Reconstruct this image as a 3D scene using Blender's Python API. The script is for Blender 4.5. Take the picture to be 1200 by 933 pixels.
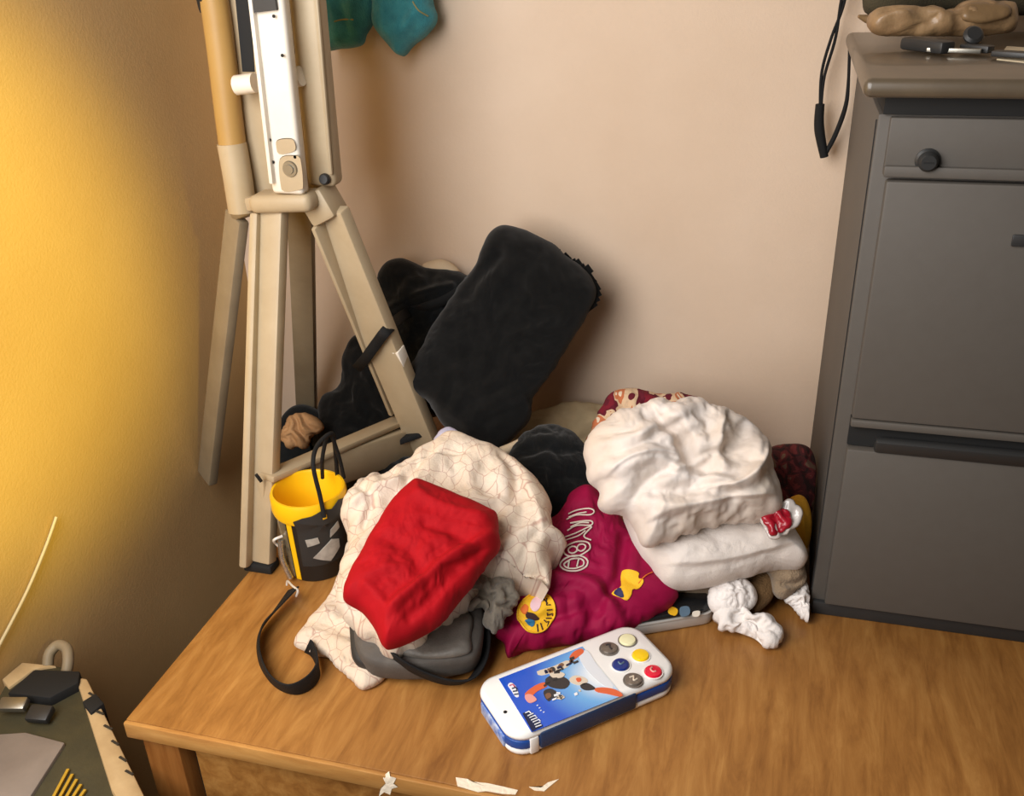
import bpy, bmesh, math, random
import numpy as np
from mathutils import Vector, Matrix
from mathutils.bvhtree import BVHTree

for o in list(bpy.data.objects):
    bpy.data.objects.remove(o)
scene = bpy.context.scene
COL = scene.collection
TZ = 0.75                      # table top height; all modelling heights below are measured from the table top

# ------------------------------------------------------------------ camera
FPX = 1112.0
EYE = np.array([0.0, 0.0, 0.85])

def cam_axes(yaw, p, r):
    cy, sy = math.cos(yaw), math.sin(yaw)
    f0 = np.array([-sy, cy, 0.0]); rt = np.array([cy, sy, 0.0]); up = np.array([0, 0, 1.0])
    f = f0 * math.cos(p) - up * math.sin(p); u = up * math.cos(p) + f0 * math.sin(p)
    c, s = math.cos(r), math.sin(r)
    return rt * c + u * s, -rt * s + u * c, f

RT, UP, FW = cam_axes(*[math.radians(a) for a in (16.0, 26.7, -2.0)])
cd = bpy.data.cameras.new('camera')
cam = bpy.data.objects.new('camera', cd)
COL.objects.link(cam)
cd.sensor_width = 36.0
cd.lens = FPX / 1200.0 * 36.0
cd.clip_start = 0.02
mw = Matrix.Identity(4)
for i in range(3):
    mw[i][0], mw[i][1], mw[i][2], mw[i][3] = RT[i], UP[i], -FW[i], EYE[i]
mw[2][3] += TZ
cam.matrix_world = mw
scene.camera = cam

# ------------------------------------------------------------------ view and light
vs = scene.view_settings
vs.view_transform = 'Standard'
vs.look = 'None'
vs.gamma = 1.0
vs.use_curve_mapping = False
vs.exposure = 0.0

world = bpy.data.worlds.new('world')
scene.world = world
world.use_nodes = True
bg = world.node_tree.nodes['Background']
bg.inputs[0].default_value = (1.0, 0.86, 0.70, 1)
bg.inputs[1].default_value = 0.085


def light(name, kind, loc, target, energy, color, **kw):
    d = bpy.data.lights.new(name, kind)
    d.energy = energy
    d.color = color
    for k, v in kw.items():
        setattr(d, k, v)
    o = bpy.data.objects.new(name, d)
    COL.objects.link(o)
    l = Vector(loc) + Vector((0, 0, TZ)); t = Vector(target) + Vector((0, 0, TZ))
    o.location = l
    o.rotation_euler = (t - l).to_track_quat('-Z', 'Y').to_euler()
    return o

light('window_light', 'AREA', (-0.66, 0.12, 1.00), (0.20, 1.55, 0.34), 29, (1.0, 0.98, 0.965), shape='RECTANGLE', size=0.9, size_y=1.1)
light('yellow_wall_spot', 'SPOT', (0.55, -0.20, 1.15), (-0.97, 0.76, 0.50), 265, (1.0, 0.78, 0.03), spot_size=math.radians(29), spot_blend=0.8, shadow_soft_size=0.05)  # added yellow spot that makes the glow on the left wall; no curtain modelled

# ------------------------------------------------------------------ picture helpers (rays from the viewpoint to real planes)
WALL_Y = 1.55
WALL_X = -0.97
FH = np.array([-math.sin(math.radians(16)), math.cos(math.radians(16)), 0.0])
RH = np.array([math.cos(math.radians(16)), math.sin(math.radians(16)), 0.0])
ZV = np.array([0, 0, 1.0])


def ray(x, y):
    return RT * (x - 600) / FPX - UP * (y - 466.5) / FPX + FW

def tb(x, y, z=0.0):
    d = ray(x, y); return d * ((z - EYE[2]) / d[2]) + EYE

def yp(x, y, Y):
    d = ray(x, y); return d * (Y / d[1]) + EYE

def xp(x, y, X):
    d = ray(x, y); return d * (X / d[0]) + EYE

# ------------------------------------------------------------------ noise
_rng = np.random.RandomState(7)
_perm = np.concatenate([_rng.permutation(256)] * 3)
_g = _rng.normal(size=(256, 3)); _g /= np.linalg.norm(_g, axis=1)[:, None]

def noise3(p):
    p = np.asarray(p, float)
    i = np.floor(p).astype(int); f = p - i
    u = f * f * f * (f * (f * 6 - 15) + 10)
    i &= 255
    out = 0
    for dx in (0, 1):
        for dy in (0, 1):
            for dz in (0, 1):
                h = _perm[_perm[_perm[(i[:, 0] + dx) & 255] + ((i[:, 1] + dy) & 255)] + ((i[:, 2] + dz) & 255)] & 255
                d = f - np.array([dx, dy, dz])
                w = (u[:, 0] if dx else 1 - u[:, 0]) * (u[:, 1] if dy else 1 - u[:, 1]) * (u[:, 2] if dz else 1 - u[:, 2])
                out = out + w * (_g[h] * d).sum(1)
    return out * 1.5

def fbm(p, o=3):
    p = np.asarray(p, float); r = 0; a = 1
    for k in range(o):
        r = r + a * noise3(p + 17.3 * k); p = p * 2.03; a *= 0.5
    return r

# ------------------------------------------------------------------ materials
def lin(c):
    return tuple(((v / 255) / 12.92 if v / 255 <= 0.04045 else ((v / 255 + 0.055) / 1.055) ** 2.4) for v in c) + (1.0,)

MATS = {}

def mat(name, col, rough=0.6, metal=0.0, var=None, bump=None, sheen=0.0, coat=0.0, spec=0.5, alpha=1.0, trans=0.0, coord='Object', stretch=(1, 1, 1), tint=None):
    """plain procedural material: base colour, optional blotchy second colour (var = colour, scale, amount) and noise bump (scale, strength)"""
    m = bpy.data.materials.new(name); m.use_nodes = True
    nt = m.node_tree; N = nt.nodes; L = nt.links
    b = N['Principled BSDF']
    b.inputs['Roughness'].default_value = rough
    b.inputs['Metallic'].default_value = metal
    b.inputs['Specular IOR Level'].default_value = spec
    b.inputs['Sheen Weight'].default_value = sheen
    b.inputs['Coat Weight'].default_value = coat
    b.inputs['Alpha'].default_value = alpha
    b.inputs['Transmission Weight'].default_value = trans
    b.inputs['Base Color'].default_value = lin(col)
    tc = N.new('ShaderNodeTexCoord'); mp = N.new('ShaderNodeMapping')
    mp.inputs['Scale'].default_value = stretch
    L.new(tc.outputs[coord], mp.inputs[0])
    if var:
        c2, sc, amt = var
        n = N.new('ShaderNodeTexNoise'); n.inputs['Scale'].default_value = sc; n.inputs['Detail'].default_value = 6; n.inputs['Roughness'].default_value = 0.62
        L.new(mp.outputs[0], n.inputs['Vector'])
        cr = N.new('ShaderNodeValToRGB')
        cr.color_ramp.elements[0].position = 0.5 - 0.18 * 1; cr.color_ramp.elements[1].position = 0.5 + 0.2
        cr.color_ramp.elements[0].color = (0, 0, 0, 1); cr.color_ramp.elements[1].color = (amt, amt, amt, 1)
        L.new(n.outputs[0], cr.inputs[0])
        mx = N.new('ShaderNodeMix'); mx.data_type = 'RGBA'
        mx.inputs[6].default_value = lin(col); mx.inputs[7].default_value = lin(c2)
        L.new(cr.outputs[0], mx.inputs[0]); L.new(mx.outputs[2], b.inputs['Base Color'])
    if bump:
        n2 = N.new('ShaderNodeTexNoise'); n2.inputs['Scale'].default_value = bump[0]; n2.inputs['Detail'].default_value = 5
        L.new(mp.outputs[0], n2.inputs['Vector'])
        bp = N.new('ShaderNodeBump'); bp.inputs['Strength'].default_value = bump[1]; bp.inputs['Distance'].default_value = 0.004
        L.new(n2.outputs[0], bp.inputs['Height']); L.new(bp.outputs[0], b.inputs['Normal'])
    MATS[name] = m
    return m

def bsdf(m):
    return m.node_tree.nodes['Principled BSDF']

m_wall = mat('plaster_wall', (226, 203, 180), 0.95, var=((206, 180, 154), 2.2, 0.55), bump=(240, 0.14), spec=0.2)
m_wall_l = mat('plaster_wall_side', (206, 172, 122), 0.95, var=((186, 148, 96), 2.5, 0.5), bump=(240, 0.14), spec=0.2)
m_floor = mat('floor_boards', (96, 74, 52), 0.6, var=((70, 52, 36), 6, 0.6))
m_cab = mat('cabinet_grey', (84, 79, 73), 0.62, var=((80, 74, 68), 60, 0.5), bump=(900, 0.05))
m_cab_top = mat('cabinet_top_brown_grey', (92, 80, 64), 0.35, var=((76, 66, 54), 30, 0.6), coat=0.2)
m_dark = mat('dark_gap', (22, 22, 22), 0.8)
m_dark_metal = mat('dark_grey_metal', (48, 48, 48), 0.45, metal=0.2)
m_black = mat('black_cloth', (13, 13, 13), 0.95, var=((24, 24, 24), 45, 0.7), bump=(700, 0.25), sheen=0.12, spec=0.15)
m_black2 = mat('black_knit', (15, 17, 18), 0.95, var=((26, 28, 30), 60, 0.6), bump=(500, 0.35), sheen=0.15, spec=0.15)
m_web = mat('black_webbing', (24, 24, 25), 0.7, bump=(1400, 0.4), spec=0.3)
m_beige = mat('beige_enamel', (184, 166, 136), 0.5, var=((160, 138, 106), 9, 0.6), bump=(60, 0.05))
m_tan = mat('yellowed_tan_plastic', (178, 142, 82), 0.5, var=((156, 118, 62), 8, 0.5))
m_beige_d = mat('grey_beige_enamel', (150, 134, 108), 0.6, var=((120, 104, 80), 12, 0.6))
m_white_pl = mat('white_plastic', (236, 228, 214), 0.4, var=((216, 202, 180), 14, 0.35))
m_yellow_pl = mat('yellow_plastic', (246, 194, 16), 0.4)
m_silver = mat('silver_foil', (200, 200, 196), 0.25, metal=0.9, bump=(120, 0.5))
m_wire = mat('white_wire', (226, 222, 214), 0.35, metal=0.3)
m_label_w = mat('label_print_grey', (186, 180, 170), 0.6, var=((120, 116, 110), 90, 0.6))
m_red = mat('red_nylon', (168, 0, 16), 0.8, var=((146, 0, 12), 25, 0.5), bump=(900, 0.12), sheen=0.0, spec=0.25)
m_grey_bag = mat('grey_bag_cloth', (92, 86, 80), 0.7, var=((66, 62, 58), 40, 0.6), bump=(800, 0.3))
m_bag_trim = mat('charcoal_trim', (44, 43, 42), 0.6, bump=(800, 0.2))
m_clear = mat('scuffed_vinyl', (118, 112, 104), 0.5, var=((80, 76, 70), 40, 0.7), bump=(500, 0.2))
m_greycloth = mat('grey_cloth', (142, 132, 116), 0.9, var=((86, 80, 72), 35, 0.7), bump=(600, 0.3), sheen=0.2)
m_maroon = mat('maroon_jersey', (148, 0, 60), 0.7, var=((122, 0, 48), 22, 0.6), bump=(900, 0.15), sheen=0.0, spec=0.25)
m_white = mat('white_cotton', (226, 217, 211), 0.9, var=((196, 174, 146), 8, 0.65), bump=(75, 0.22), sheen=0.15)
m_towel = mat('white_towelling', (226, 217, 210), 0.98, var=((204, 190, 174), 12, 0.4), bump=(700, 0.3), sheen=0.3)
m_sock = mat('white_sock', (240, 234, 230), 0.95, var=((214, 204, 196), 30, 0.4), bump=(600, 0.3))
m_cream = mat('cream_cloth', (220, 200, 170), 0.95, var=((196, 172, 138), 20, 0.5), bump=(500, 0.3))
m_khaki = mat('khaki_cloth', (176, 156, 122), 0.95, var=((140, 122, 92), 25, 0.6), bump=(500, 0.3))
m_taupe = mat('taupe_knit', (156, 134, 108), 0.98, var=((120, 100, 78), 60, 0.5), bump=(420, 0.7), sheen=0.2)
m_brownknit = mat('brown_knit', (128, 98, 62), 0.98, var=((96, 72, 46), 60, 0.5), bump=(420, 0.7))
m_yellowcloth = mat('mustard_cloth', (216, 158, 38), 0.9, var=((178, 122, 26), 40, 0.6), bump=(600, 0.3))
m_lilac = mat('lilac_cloth', (196, 192, 214), 0.9, var=((170, 166, 192), 40, 0.5), bump=(600, 0.3))
m_teal = mat('teal_denim', (62, 146, 154), 0.95, var=((34, 108, 120), 45, 0.8), bump=(420, 0.5), sheen=0.2)
m_thread = mat('yellow_thread', (150, 142, 92), 0.8)
m_paper = mat('tan_paper', (176, 136, 94), 0.8, var=((146, 106, 70), 30, 0.5), bump=(60, 0.3))
m_toy_w = mat('toy_white', (246, 244, 240), 0.32, coat=0.25)
m_toy_b = mat('toy_blue', (22, 72, 150), 0.35)
m_toy_grip = mat('toy_navy_grip', (34, 56, 92), 0.5, bump=(500, 0.2))
m_olive = mat('olive_case', (72, 66, 42), 0.7, var=((50, 48, 34), 25, 0.6), bump=(160, 0.15))
m_lilacgrey = mat('grey_panel', (150, 138, 128), 0.6, var=((110, 100, 94), 8, 0.7))
m_stripe = mat('tan_strip', (196, 168, 124), 0.7, var=((160, 130, 88), 25, 0.6))
m_red_pl = mat('red_sachet', (176, 16, 40), 0.35, var=((110, 8, 24), 60, 0.7), coat=0.2)
m_clearfilm = mat('clear_film', (214, 206, 200), 0.2, var=((170, 160, 152), 50, 0.6), coat=0.4)
m_chip = mat('chipped_paint', (236, 222, 200), 0.8, bump=(200, 0.4))
m_steel = mat('dull_steel', (150, 146, 136), 0.35, metal=0.85)
m_cable = mat('pale_cable', (214, 196, 160), 0.4, alpha=0.75)

# wood with grain along the depth of the table
def wood(name, c1, c2, c3, stretch):
    m = bpy.data.materials.new(name); m.use_nodes = True
    nt = m.node_tree; N = nt.nodes; L = nt.links; b = N['Principled BSDF']
    tc = N.new('ShaderNodeTexCoord'); mp = N.new('ShaderNodeMapping'); mp.inputs['Scale'].default_value = stretch
    L.new(tc.outputs['Object'], mp.inputs[0])
    n = N.new('ShaderNodeTexNoise'); n.inputs['Scale'].default_value = 7; n.inputs['Detail'].default_value = 9; n.inputs['Roughness'].default_value = 0.68; n.inputs['Distortion'].default_value = 0.5
    L.new(mp.outputs[0], n.inputs['Vector'])
    cr = N.new('ShaderNodeValToRGB'); e = cr.color_ramp.elements
    e[0].position = 0.32; e[0].color = lin(c1); e[1].position = 0.7; e[1].color = lin(c3)
    k = e.new(0.5); k.color = lin(c2)
    L.new(n.outputs[0], cr.inputs[0])
    n2 = N.new('ShaderNodeTexNoise'); n2.inputs['Scale'].default_value = 2.6; n2.inputs['Detail'].default_value = 3
    L.new(tc.outputs['Object'], n2.inputs['Vector'])
    cr2 = N.new('ShaderNodeValToRGB'); cr2.color_ramp.elements[0].position = 0.35; cr2.color_ramp.elements[1].position = 0.68
    cr2.color_ramp.elements[0].color = (0.74, 0.70, 0.66, 1); cr2.color_ramp.elements[1].color = (1.08, 1.06, 1.04, 1)
    L.new(n2.outputs[0], cr2.inputs[0])
    mx = N.new('ShaderNodeMix'); mx.data_type = 'RGBA'; mx.blend_type = 'MULTIPLY'; mx.inputs[0].default_value = 1
    L.new(cr.outputs[0], mx.inputs[6]); L.new(cr2.outputs[0], mx.inputs[7]); L.new(mx.outputs[2], b.inputs['Base Color'])
    b.inputs['Roughness'].default_value = 0.42
    bp = N.new('ShaderNodeBump'); bp.inputs['Strength'].default_value = 0.08; bp.inputs['Distance'].default_value = 0.002
    L.new(n.outputs[0], bp.inputs['Height']); L.new(bp.outputs[0], b.inputs['Normal'])
    return m

m_wood = wood('oak_veneer', (134, 88, 40), (160, 111, 55), (182, 134, 73), (7, 1.1, 7))
m_wood_edge = wood('oak_edge_band', (170, 118, 62), (190, 140, 78), (206, 158, 94), (1.2, 7, 7))
m_wood_leg = wood('oak_leg', (128, 78, 34), (148, 96, 46), (166, 114, 60), (8, 8, 1))

# white cloth printed with a fine crackle of reddish lines
def crackle(name):
    m = mat(name, (228, 214, 198), 0.9, var=((192, 164, 126), 12, 0.6), bump=(420, 0.25), sheen=0.1, coord='UV')
    nt = m.node_tree; N = nt.nodes; L = nt.links; b = bsdf(m)
    src = b.inputs['Base Color'].links[0].from_socket
    tc = [n for n in N if n.type == 'TEX_COORD'][0]
    nz = N.new('ShaderNodeTexNoise'); nz.inputs['Scale'].default_value = 30
    L.new(tc.outputs['UV'], nz.inputs['Vector'])
    va = N.new('ShaderNodeVectorMath'); va.operation = 'MULTIPLY_ADD'; va.inputs[1].default_value = (0.02, 0.02, 0.0)
    L.new(nz.outputs['Color'], va.inputs[0]); L.new(tc.outputs['UV'], va.inputs[2])
    v = N.new('ShaderNodeTexVoronoi'); v.feature = 'DISTANCE_TO_EDGE'; v.inputs['Scale'].default_value = 52
    L.new(va.outputs[0], v.inputs['Vector'])
    cr = N.new('ShaderNodeValToRGB'); cr.color_ramp.elements[0].position = 0.008; cr.color_ramp.elements[1].position = 0.03
    cr.color_ramp.elements[0].color = (0.55, 0.55, 0.55, 1); cr.color_ramp.elements[1].color = (0, 0, 0, 1)
    L.new(v.outputs['Distance'], cr.inputs[0])
    mx = N.new('ShaderNodeMix'); mx.data_type = 'RGBA'; mx.inputs[7].default_value = lin((160, 108, 94))
    L.new(cr.outputs[0], mx.inputs[0]); L.new(src, mx.inputs[6]); L.new(mx.outputs[2], b.inputs['Base Color'])
    return m
m_crackle = crackle('white_crackle_print')

def patches(name, cols, scale):
    m = mat(name, cols[0], 0.9, bump=(500, 0.3), coord='UV')
    nt = m.node_tree; N = nt.nodes; L = nt.links; b = bsdf(m)
    tc = [n for n in N if n.type == 'TEX_COORD'][0]
    v = N.new('ShaderNodeTexNoise'); v.inputs['Scale'].default_value = scale; v.inputs['Detail'].default_value = 2; v.inputs['Distortion'].default_value = 0.8
    L.new(tc.outputs['UV'], v.inputs['Vector'])
    cr = N.new('ShaderNodeValToRGB'); cr.color_ramp.interpolation = 'CONSTANT'
    e = cr.color_ramp.elements
    e[0].position = 0; e[0].color = lin(cols[0]); e[1].position = 0.62; e[1].color = lin(cols[-1])
    for i, c in enumerate(cols[1:-1]):
        k = e.new(0.42 + 0.2 * i / max(1, len(cols) - 2)); k.color = lin(c)
    L.new(v.outputs[0], cr.inputs[0]); L.new(cr.outputs[0], b.inputs['Base Color'])
    return m
m_scarf = patches('maroon_cream_print', [(120, 14, 36), (98, 10, 34), (214, 184, 150), (190, 110, 70), (222, 204, 180)], 26)
m_redprint = patches('dark_red_print', [(44, 20, 18), (70, 22, 24), (104, 36, 36), (110, 84, 66)], 60)

# blue printed picture on the toy screen, white in the middle of the lower half
def screen_print():
    m = mat('blue_sky_print', (30, 100, 220), 0.25, coat=0.5, coord='UV')
    nt = m.node_tree; N = nt.nodes; L = nt.links; b = bsdf(m)
    tc = [n for n in N if n.type == 'TEX_COORD'][0]
    d = N.new('ShaderNodeVectorMath'); d.operation = 'DISTANCE'; d.inputs[1].default_value = (0.028, -0.012, 0)
    L.new(tc.outputs['UV'], d.inputs[0])
    cr = N.new('ShaderNodeValToRGB'); e = cr.color_ramp.elements
    e[0].position = 0.016; e[0].color = lin((236, 244, 250)); e[1].position = 0.085; e[1].color = lin((14, 84, 204))
    k = e.new(0.045); k.color = lin((110, 176, 232))
    L.new(d.outputs['Value'], cr.inputs[0]); L.new(cr.outputs[0], b.inputs['Base Color'])
    return m
m_screen = screen_print()

# ------------------------------------------------------------------ mesh helpers
WLOC = {}

def props(o, label=None, cat=None, group=None, kind=None):
    if label: o['label'] = label
    if cat: o['category'] = cat
    if group: o['group'] = group
    if kind: o['kind'] = kind
    return o

def mk(name, verts, faces, m, parent=None, smooth=True, uv=None, origin=None, sharp=None):
    v = np.array(verts, float); v[:, 2] += TZ
    loc = np.zeros(3)
    if parent is None:
        loc = np.array([v[:, 0].mean(), v[:, 1].mean(), v[:, 2].min()]) if origin is None else np.array(origin) + [0, 0, TZ]
        v = v - loc
    me = bpy.data.meshes.new(name)
    me.from_pydata(v.tolist(), [], faces)
    me.materials.append(m)
    if uv is not None:
        l = me.uv_layers.new(name='UVMap')
        idx = np.zeros(len(me.loops), dtype=np.int32); me.loops.foreach_get('vertex_index', idx)
        l.data.foreach_set('uv', np.asarray(uv, float)[idx].ravel())
    if smooth:
        me.polygons.foreach_set('use_smooth', [True] * len(me.polygons))
        if sharp:
            me.set_sharp_from_angle(angle=math.radians(sharp))
    me.update()
    o = bpy.data.objects.new(name, me); COL.objects.link(o)
    o.location = loc
    WLOC[o] = loc
    if parent is not None:
        o.parent = parent
        o.matrix_parent_inverse = Matrix.Translation(-Vector(WLOC[parent]))
        WLOC[o] = np.zeros(3)
    return o

def root(name, loc, label, cat, group=None):
    o = bpy.data.objects.new(name, None); COL.objects.link(o)
    o.empty_display_size = 0.05
    l = np.array(loc, float) + [0, 0, TZ]
    o.location = l; WLOC[o] = l
    return props(o, label, cat, group)

def bm_out(bm):
    bm.normal_update()
    bm.verts.ensure_lookup_table()
    v = [tuple(x.co) for x in bm.verts]; f = [[w.index for w in p.verts] for p in bm.faces]
    bm.free(); return v, f

def box_geo(lo, hi, bev=0.0, seg=2):
    bm = bmesh.new(); bmesh.ops.create_cube(bm, size=1.0)
    lo = np.array(lo, float); hi = np.array(hi, float)
    for v in bm.verts:
        v.co = Vector(((lo + hi) / 2 + np.array(v.co) * (hi - lo)).tolist())
    if bev > 0:
        bmesh.ops.bevel(bm, geom=list(bm.edges), offset=bev, segments=seg, profile=0.5, affect='EDGES', clamp_overlap=True)
    bm.verts.index_update()
    return bm_out(bm)

def box(name, lo, hi, m, parent=None, bev=0.0, seg=2, **kw):
    v, f = box_geo(lo, hi, bev, seg)
    return mk(name, v, f, m, parent, smooth=bev > 0, sharp=35, **kw)

def frame_of(p0, p1, side):
    p0 = np.array(p0, float); p1 = np.array(p1, float)
    z = p1 - p0; L = np.linalg.norm(z); z /= L
    x = np.array(side, float); x = x - z * (x @ z); x /= np.linalg.norm(x)
    y = np.cross(z, x)
    return p0, p1, L, x, y, z

def bar(name, p0, p1, w, t, side, m, parent=None, bev=0.003, w1=None, seg=2, **kw):
    """bevelled bar from p0 to p1; w along side, t across; w1 = width at the far end"""
    p0, p1, L, x, y, z = frame_of(p0, p1, side)
    v, f = box_geo((-0.5 * w, -0.5 * t, 0), (0.5 * w, 0.5 * t, L), bev, seg)
    v = np.array(v)
    if w1:
        v[:, 0] *= 1 + (w1 / w - 1) * v[:, 2] / L
    P = p0 + v[:, :1] * x + v[:, 1:2] * y + v[:, 2:3] * z
    return mk(name, P, f, m, parent, sharp=35, **kw)

def catmull(pts, n, closed=False):
    P = np.array(pts, float); k = len(P)
    out = []
    rng = k if closed else k - 1
    for i in range(rng):
        if closed:
            a, b, c, d = P[(i - 1) % k], P[i], P[(i + 1) % k], P[(i + 2) % k]
        else:
            a, b, c, d = P[max(i - 1, 0)], P[i], P[i + 1], P[min(i + 2, k - 1)]
        for t in np.linspace(0, 1, 12, endpoint=False):
            out.append(0.5 * ((2 * b) + (c - a) * t + (2 * a - 5 * b + 4 * c - d) * t * t + (3 * b - a - 3 * c + d) * t ** 3))
    if not closed: out.append(P[-1])
    out = np.array(out)
    q = np.vstack([out, out[:1]]) if closed else out
    s = np.concatenate([[0], np.cumsum(np.linalg.norm(np.diff(q, axis=0), axis=1))])
    u = np.linspace(0, s[-1], n, endpoint=not closed)
    return np.stack([np.interp(u, s, q[:, j]) for j in range(q.shape[1])], 1)

def tube_geo(pts, r, seg=8, n=None, smooth=True):
    P = catmull(pts, n or max(8, 6 * len(pts))) if smooth else np.array(pts, float)
    R = np.full(len(P), r) if np.isscalar(r) else np.interp(np.linspace(0, 1, len(P)), np.linspace(0, 1, len(r)), r)
    T = np.gradient(P, axis=0); T /= np.linalg.norm(T, axis=1)[:, None] + 1e-12
    a = np.array([0, 0, 1.0]) if abs(T[0][2]) < 0.9 else np.array([1.0, 0, 0])
    V = []; F = []
    for i in range(len(P)):
        a = a - T[i] * (a @ T[i]); a /= np.linalg.norm(a); b = np.cross(T[i], a)
        for k in range(seg):
            th = 2 * math.pi * k / seg
            V.append(P[i] + R[i] * (math.cos(th) * a + math.sin(th) * b))
    for i in range(len(P) - 1):
        for k in range(seg):
            F.append([i * seg + k, i * seg + (k + 1) % seg, (i + 1) * seg + (k + 1) % seg, (i + 1) * seg + k])
    F.append(list(range(seg))[::-1]); F.append([(len(P) - 1) * seg + k for k in range(seg)])
    return V, F

def tube(name, pts, r, m, parent=None, seg=8, n=None, smooth=True, **kw):
    v, f = tube_geo(pts, r, seg, n, smooth)
    return mk(name, v, f, m, parent, sharp=60, **kw)

def ribbon(name, pts, wdirs, width, thick, m, parent=None, n=60, **kw):
    """flat strap along pts whose width runs along wdirs (interpolated)"""
    P = catmull(pts, n); W = catmull(wdirs, n)
    T = np.gradient(P, axis=0); T /= np.linalg.norm(T, axis=1)[:, None]
    V = []; F = []
    prof = [(-0.5, -0.5), (-0.46, 0.5), (0.46, 0.5), (0.5, -0.5)]
    prof = [(-0.5, -0.3), (-0.47, -0.5), (0.47, -0.5), (0.5, -0.3), (0.5, 0.3), (0.47, 0.5), (-0.47, 0.5), (-0.5, 0.3)]
    for i in range(n):
        w = W[i] - T[i] * (W[i] @ T[i]); w /= np.linalg.norm(w); k = np.cross(T[i], w)
        for a, b in prof: V.append(P[i] + w * a * width + k * b * thick)
    q = len(prof)
    for i in range(n - 1):
        for k in range(q): F.append([i * q + k, i * q + (k + 1) % q, (i + 1) * q + (k + 1) % q, (i + 1) * q + k])
    F.append(list(range(q))[::-1]); F.append([(n - 1) * q + k for k in range(q)])
    V = np.array(V); V[:, 2] = np.maximum(V[:, 2], 0.0008) if kw.pop('clamp', True) else V[:, 2]
    return mk(name, V, F, m, parent, sharp=50, **kw)

def lathe(name, prof, c, m, parent=None, seg=48, axis=ZV, a0=0.0, a1=2 * math.pi, **kw):
    axis = np.array(axis, float) / np.linalg.norm(axis)
    a = np.array([1.0, 0, 0]); a = a - axis * (a @ axis); a /= np.linalg.norm(a); b = np.cross(axis, a)
    full = abs(a1 - a0 - 2 * math.pi) < 1e-6
    k = seg if full else seg + 1
    V = []; F = []
    for r, z in prof:
        for i in range(k):
            t = a0 + (a1 - a0) * i / seg
            V.append(np.array(c) + axis * z + r * (math.cos(t) * a + math.sin(t) * b))
    for j in range(len(prof) - 1):
        for i in range(seg):
            i2 = (i + 1) % k
            F.append([j * k + i, j * k + i2, (j + 1) * k + i2, (j + 1) * k + i])
    return mk(name, V, F, m, parent, sharp=40, **kw)

def prism(name, pts3, down, m, parent=None, bev=0.0, **kw):
    """polygon pts3 (planar) extruded by vector down"""
    bm = bmesh.new()
    vs_ = [bm.verts.new(tuple(p)) for p in pts3]
    f = bm.faces.new(vs_)
    r = bmesh.ops.extrude_face_region(bm, geom=[f])
    for g in r['geom']:
        if isinstance(g, bmesh.types.BMVert): g.co += Vector(tuple(down))
    bmesh.ops.recalc_face_normals(bm, faces=bm.faces)
    if bev > 0:
        bmesh.ops.bevel(bm, geom=list(bm.edges), offset=bev, segments=2, profile=0.5, affect='EDGES', clamp_overlap=True)
    bm.verts.index_update()
    v, fc = bm_out(bm)
    return mk(name, v, fc, m, parent, smooth=bev > 0, sharp=35, **kw)

def plane_at(base, h, slope, az=0.0):
    """plane through the point above table pixel base at height h, rising away from the viewer by slope degrees"""
    A = tb(base[0], base[1], h)
    c, s = math.cos(math.radians(az)), math.sin(math.radians(az))
    fh = FH * c + RH * s; rh = RH * c - FH * s
    sl = math.radians(slope)
    n = -fh * math.sin(sl) + ZV * math.cos(sl)
    v = fh * math.cos(sl) + ZV * math.sin(sl)
    return A, n, rh, v

def hit_plane(pl, x, y):
    A, n, U, V = pl; d = ray(x, y)
    return EYE + d * (((A - EYE) @ n) / (d @ n))

SURF = {}

def crumple(G0, amount, iters, seed, att=0.012, lim=(0.006, 0.03), soft=1.0):
    """let a cloth sheet that is a little too large for its place buckle into folds (position based relaxation on a grid)"""
    N = G0.shape[0]
    gu = np.gradient(G0, axis=0); gv = np.gradient(G0, axis=1)
    nr = np.cross(gu, gv); nr /= np.linalg.norm(nr, axis=2)[..., None] + 1e-9
    flat = G0.reshape(-1, 3)
    gm = np.clip(0.45 + 1.6 * noise3(flat * 8 + seed * 5.1), 0.0, 1.5).reshape(N, N)
    pert = fbm(flat * 22 + seed * 2.3, 2).reshape(N, N)
    X = G0 + nr * (0.004 * pert)[..., None]
    fam = []
    for (i, j), k in (((1, 0), 1.0), ((0, 1), 1.0), ((1, 1), 0.6), ((1, -1), 0.6), ((2, 0), 0.6 * soft), ((0, 2), 0.6 * soft), ((4, 0), 0.45 * soft), ((0, 4), 0.45 * soft), ((3, 3), 0.3 * soft), ((3, -3), 0.3 * soft)):
        if j >= 0: s0 = (slice(0, N - i), slice(0, N - j)); s1 = (slice(i, N), slice(j, N))
        else: s0 = (slice(0, N - i), slice(-j, N)); s1 = (slice(i, N), slice(0, N + j))
        L = np.linalg.norm(G0[s1] - G0[s0], axis=2)
        L = L * (1 + amount * 0.5 * (gm[s0] + gm[s1]))
        fam.append((s0, s1, L, 0.25 * k))
    for it in range(iters):
        for s0, s1, L, k in fam:
            d = X[s1] - X[s0]
            l = np.sqrt((d * d).sum(2)) + 1e-9
            c = (k * (l - L) / l)[..., None] * d
            X[s0] += c; X[s1] -= c
        D = X - G0
        h = (D * nr).sum(2)
        Tn = D - h[..., None] * nr
        h2 = np.clip(h * (1 - att), -lim[0], lim[1])
        X = G0 + Tn * (1 - 3 * att) + h2[..., None] * nr
    return X

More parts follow.
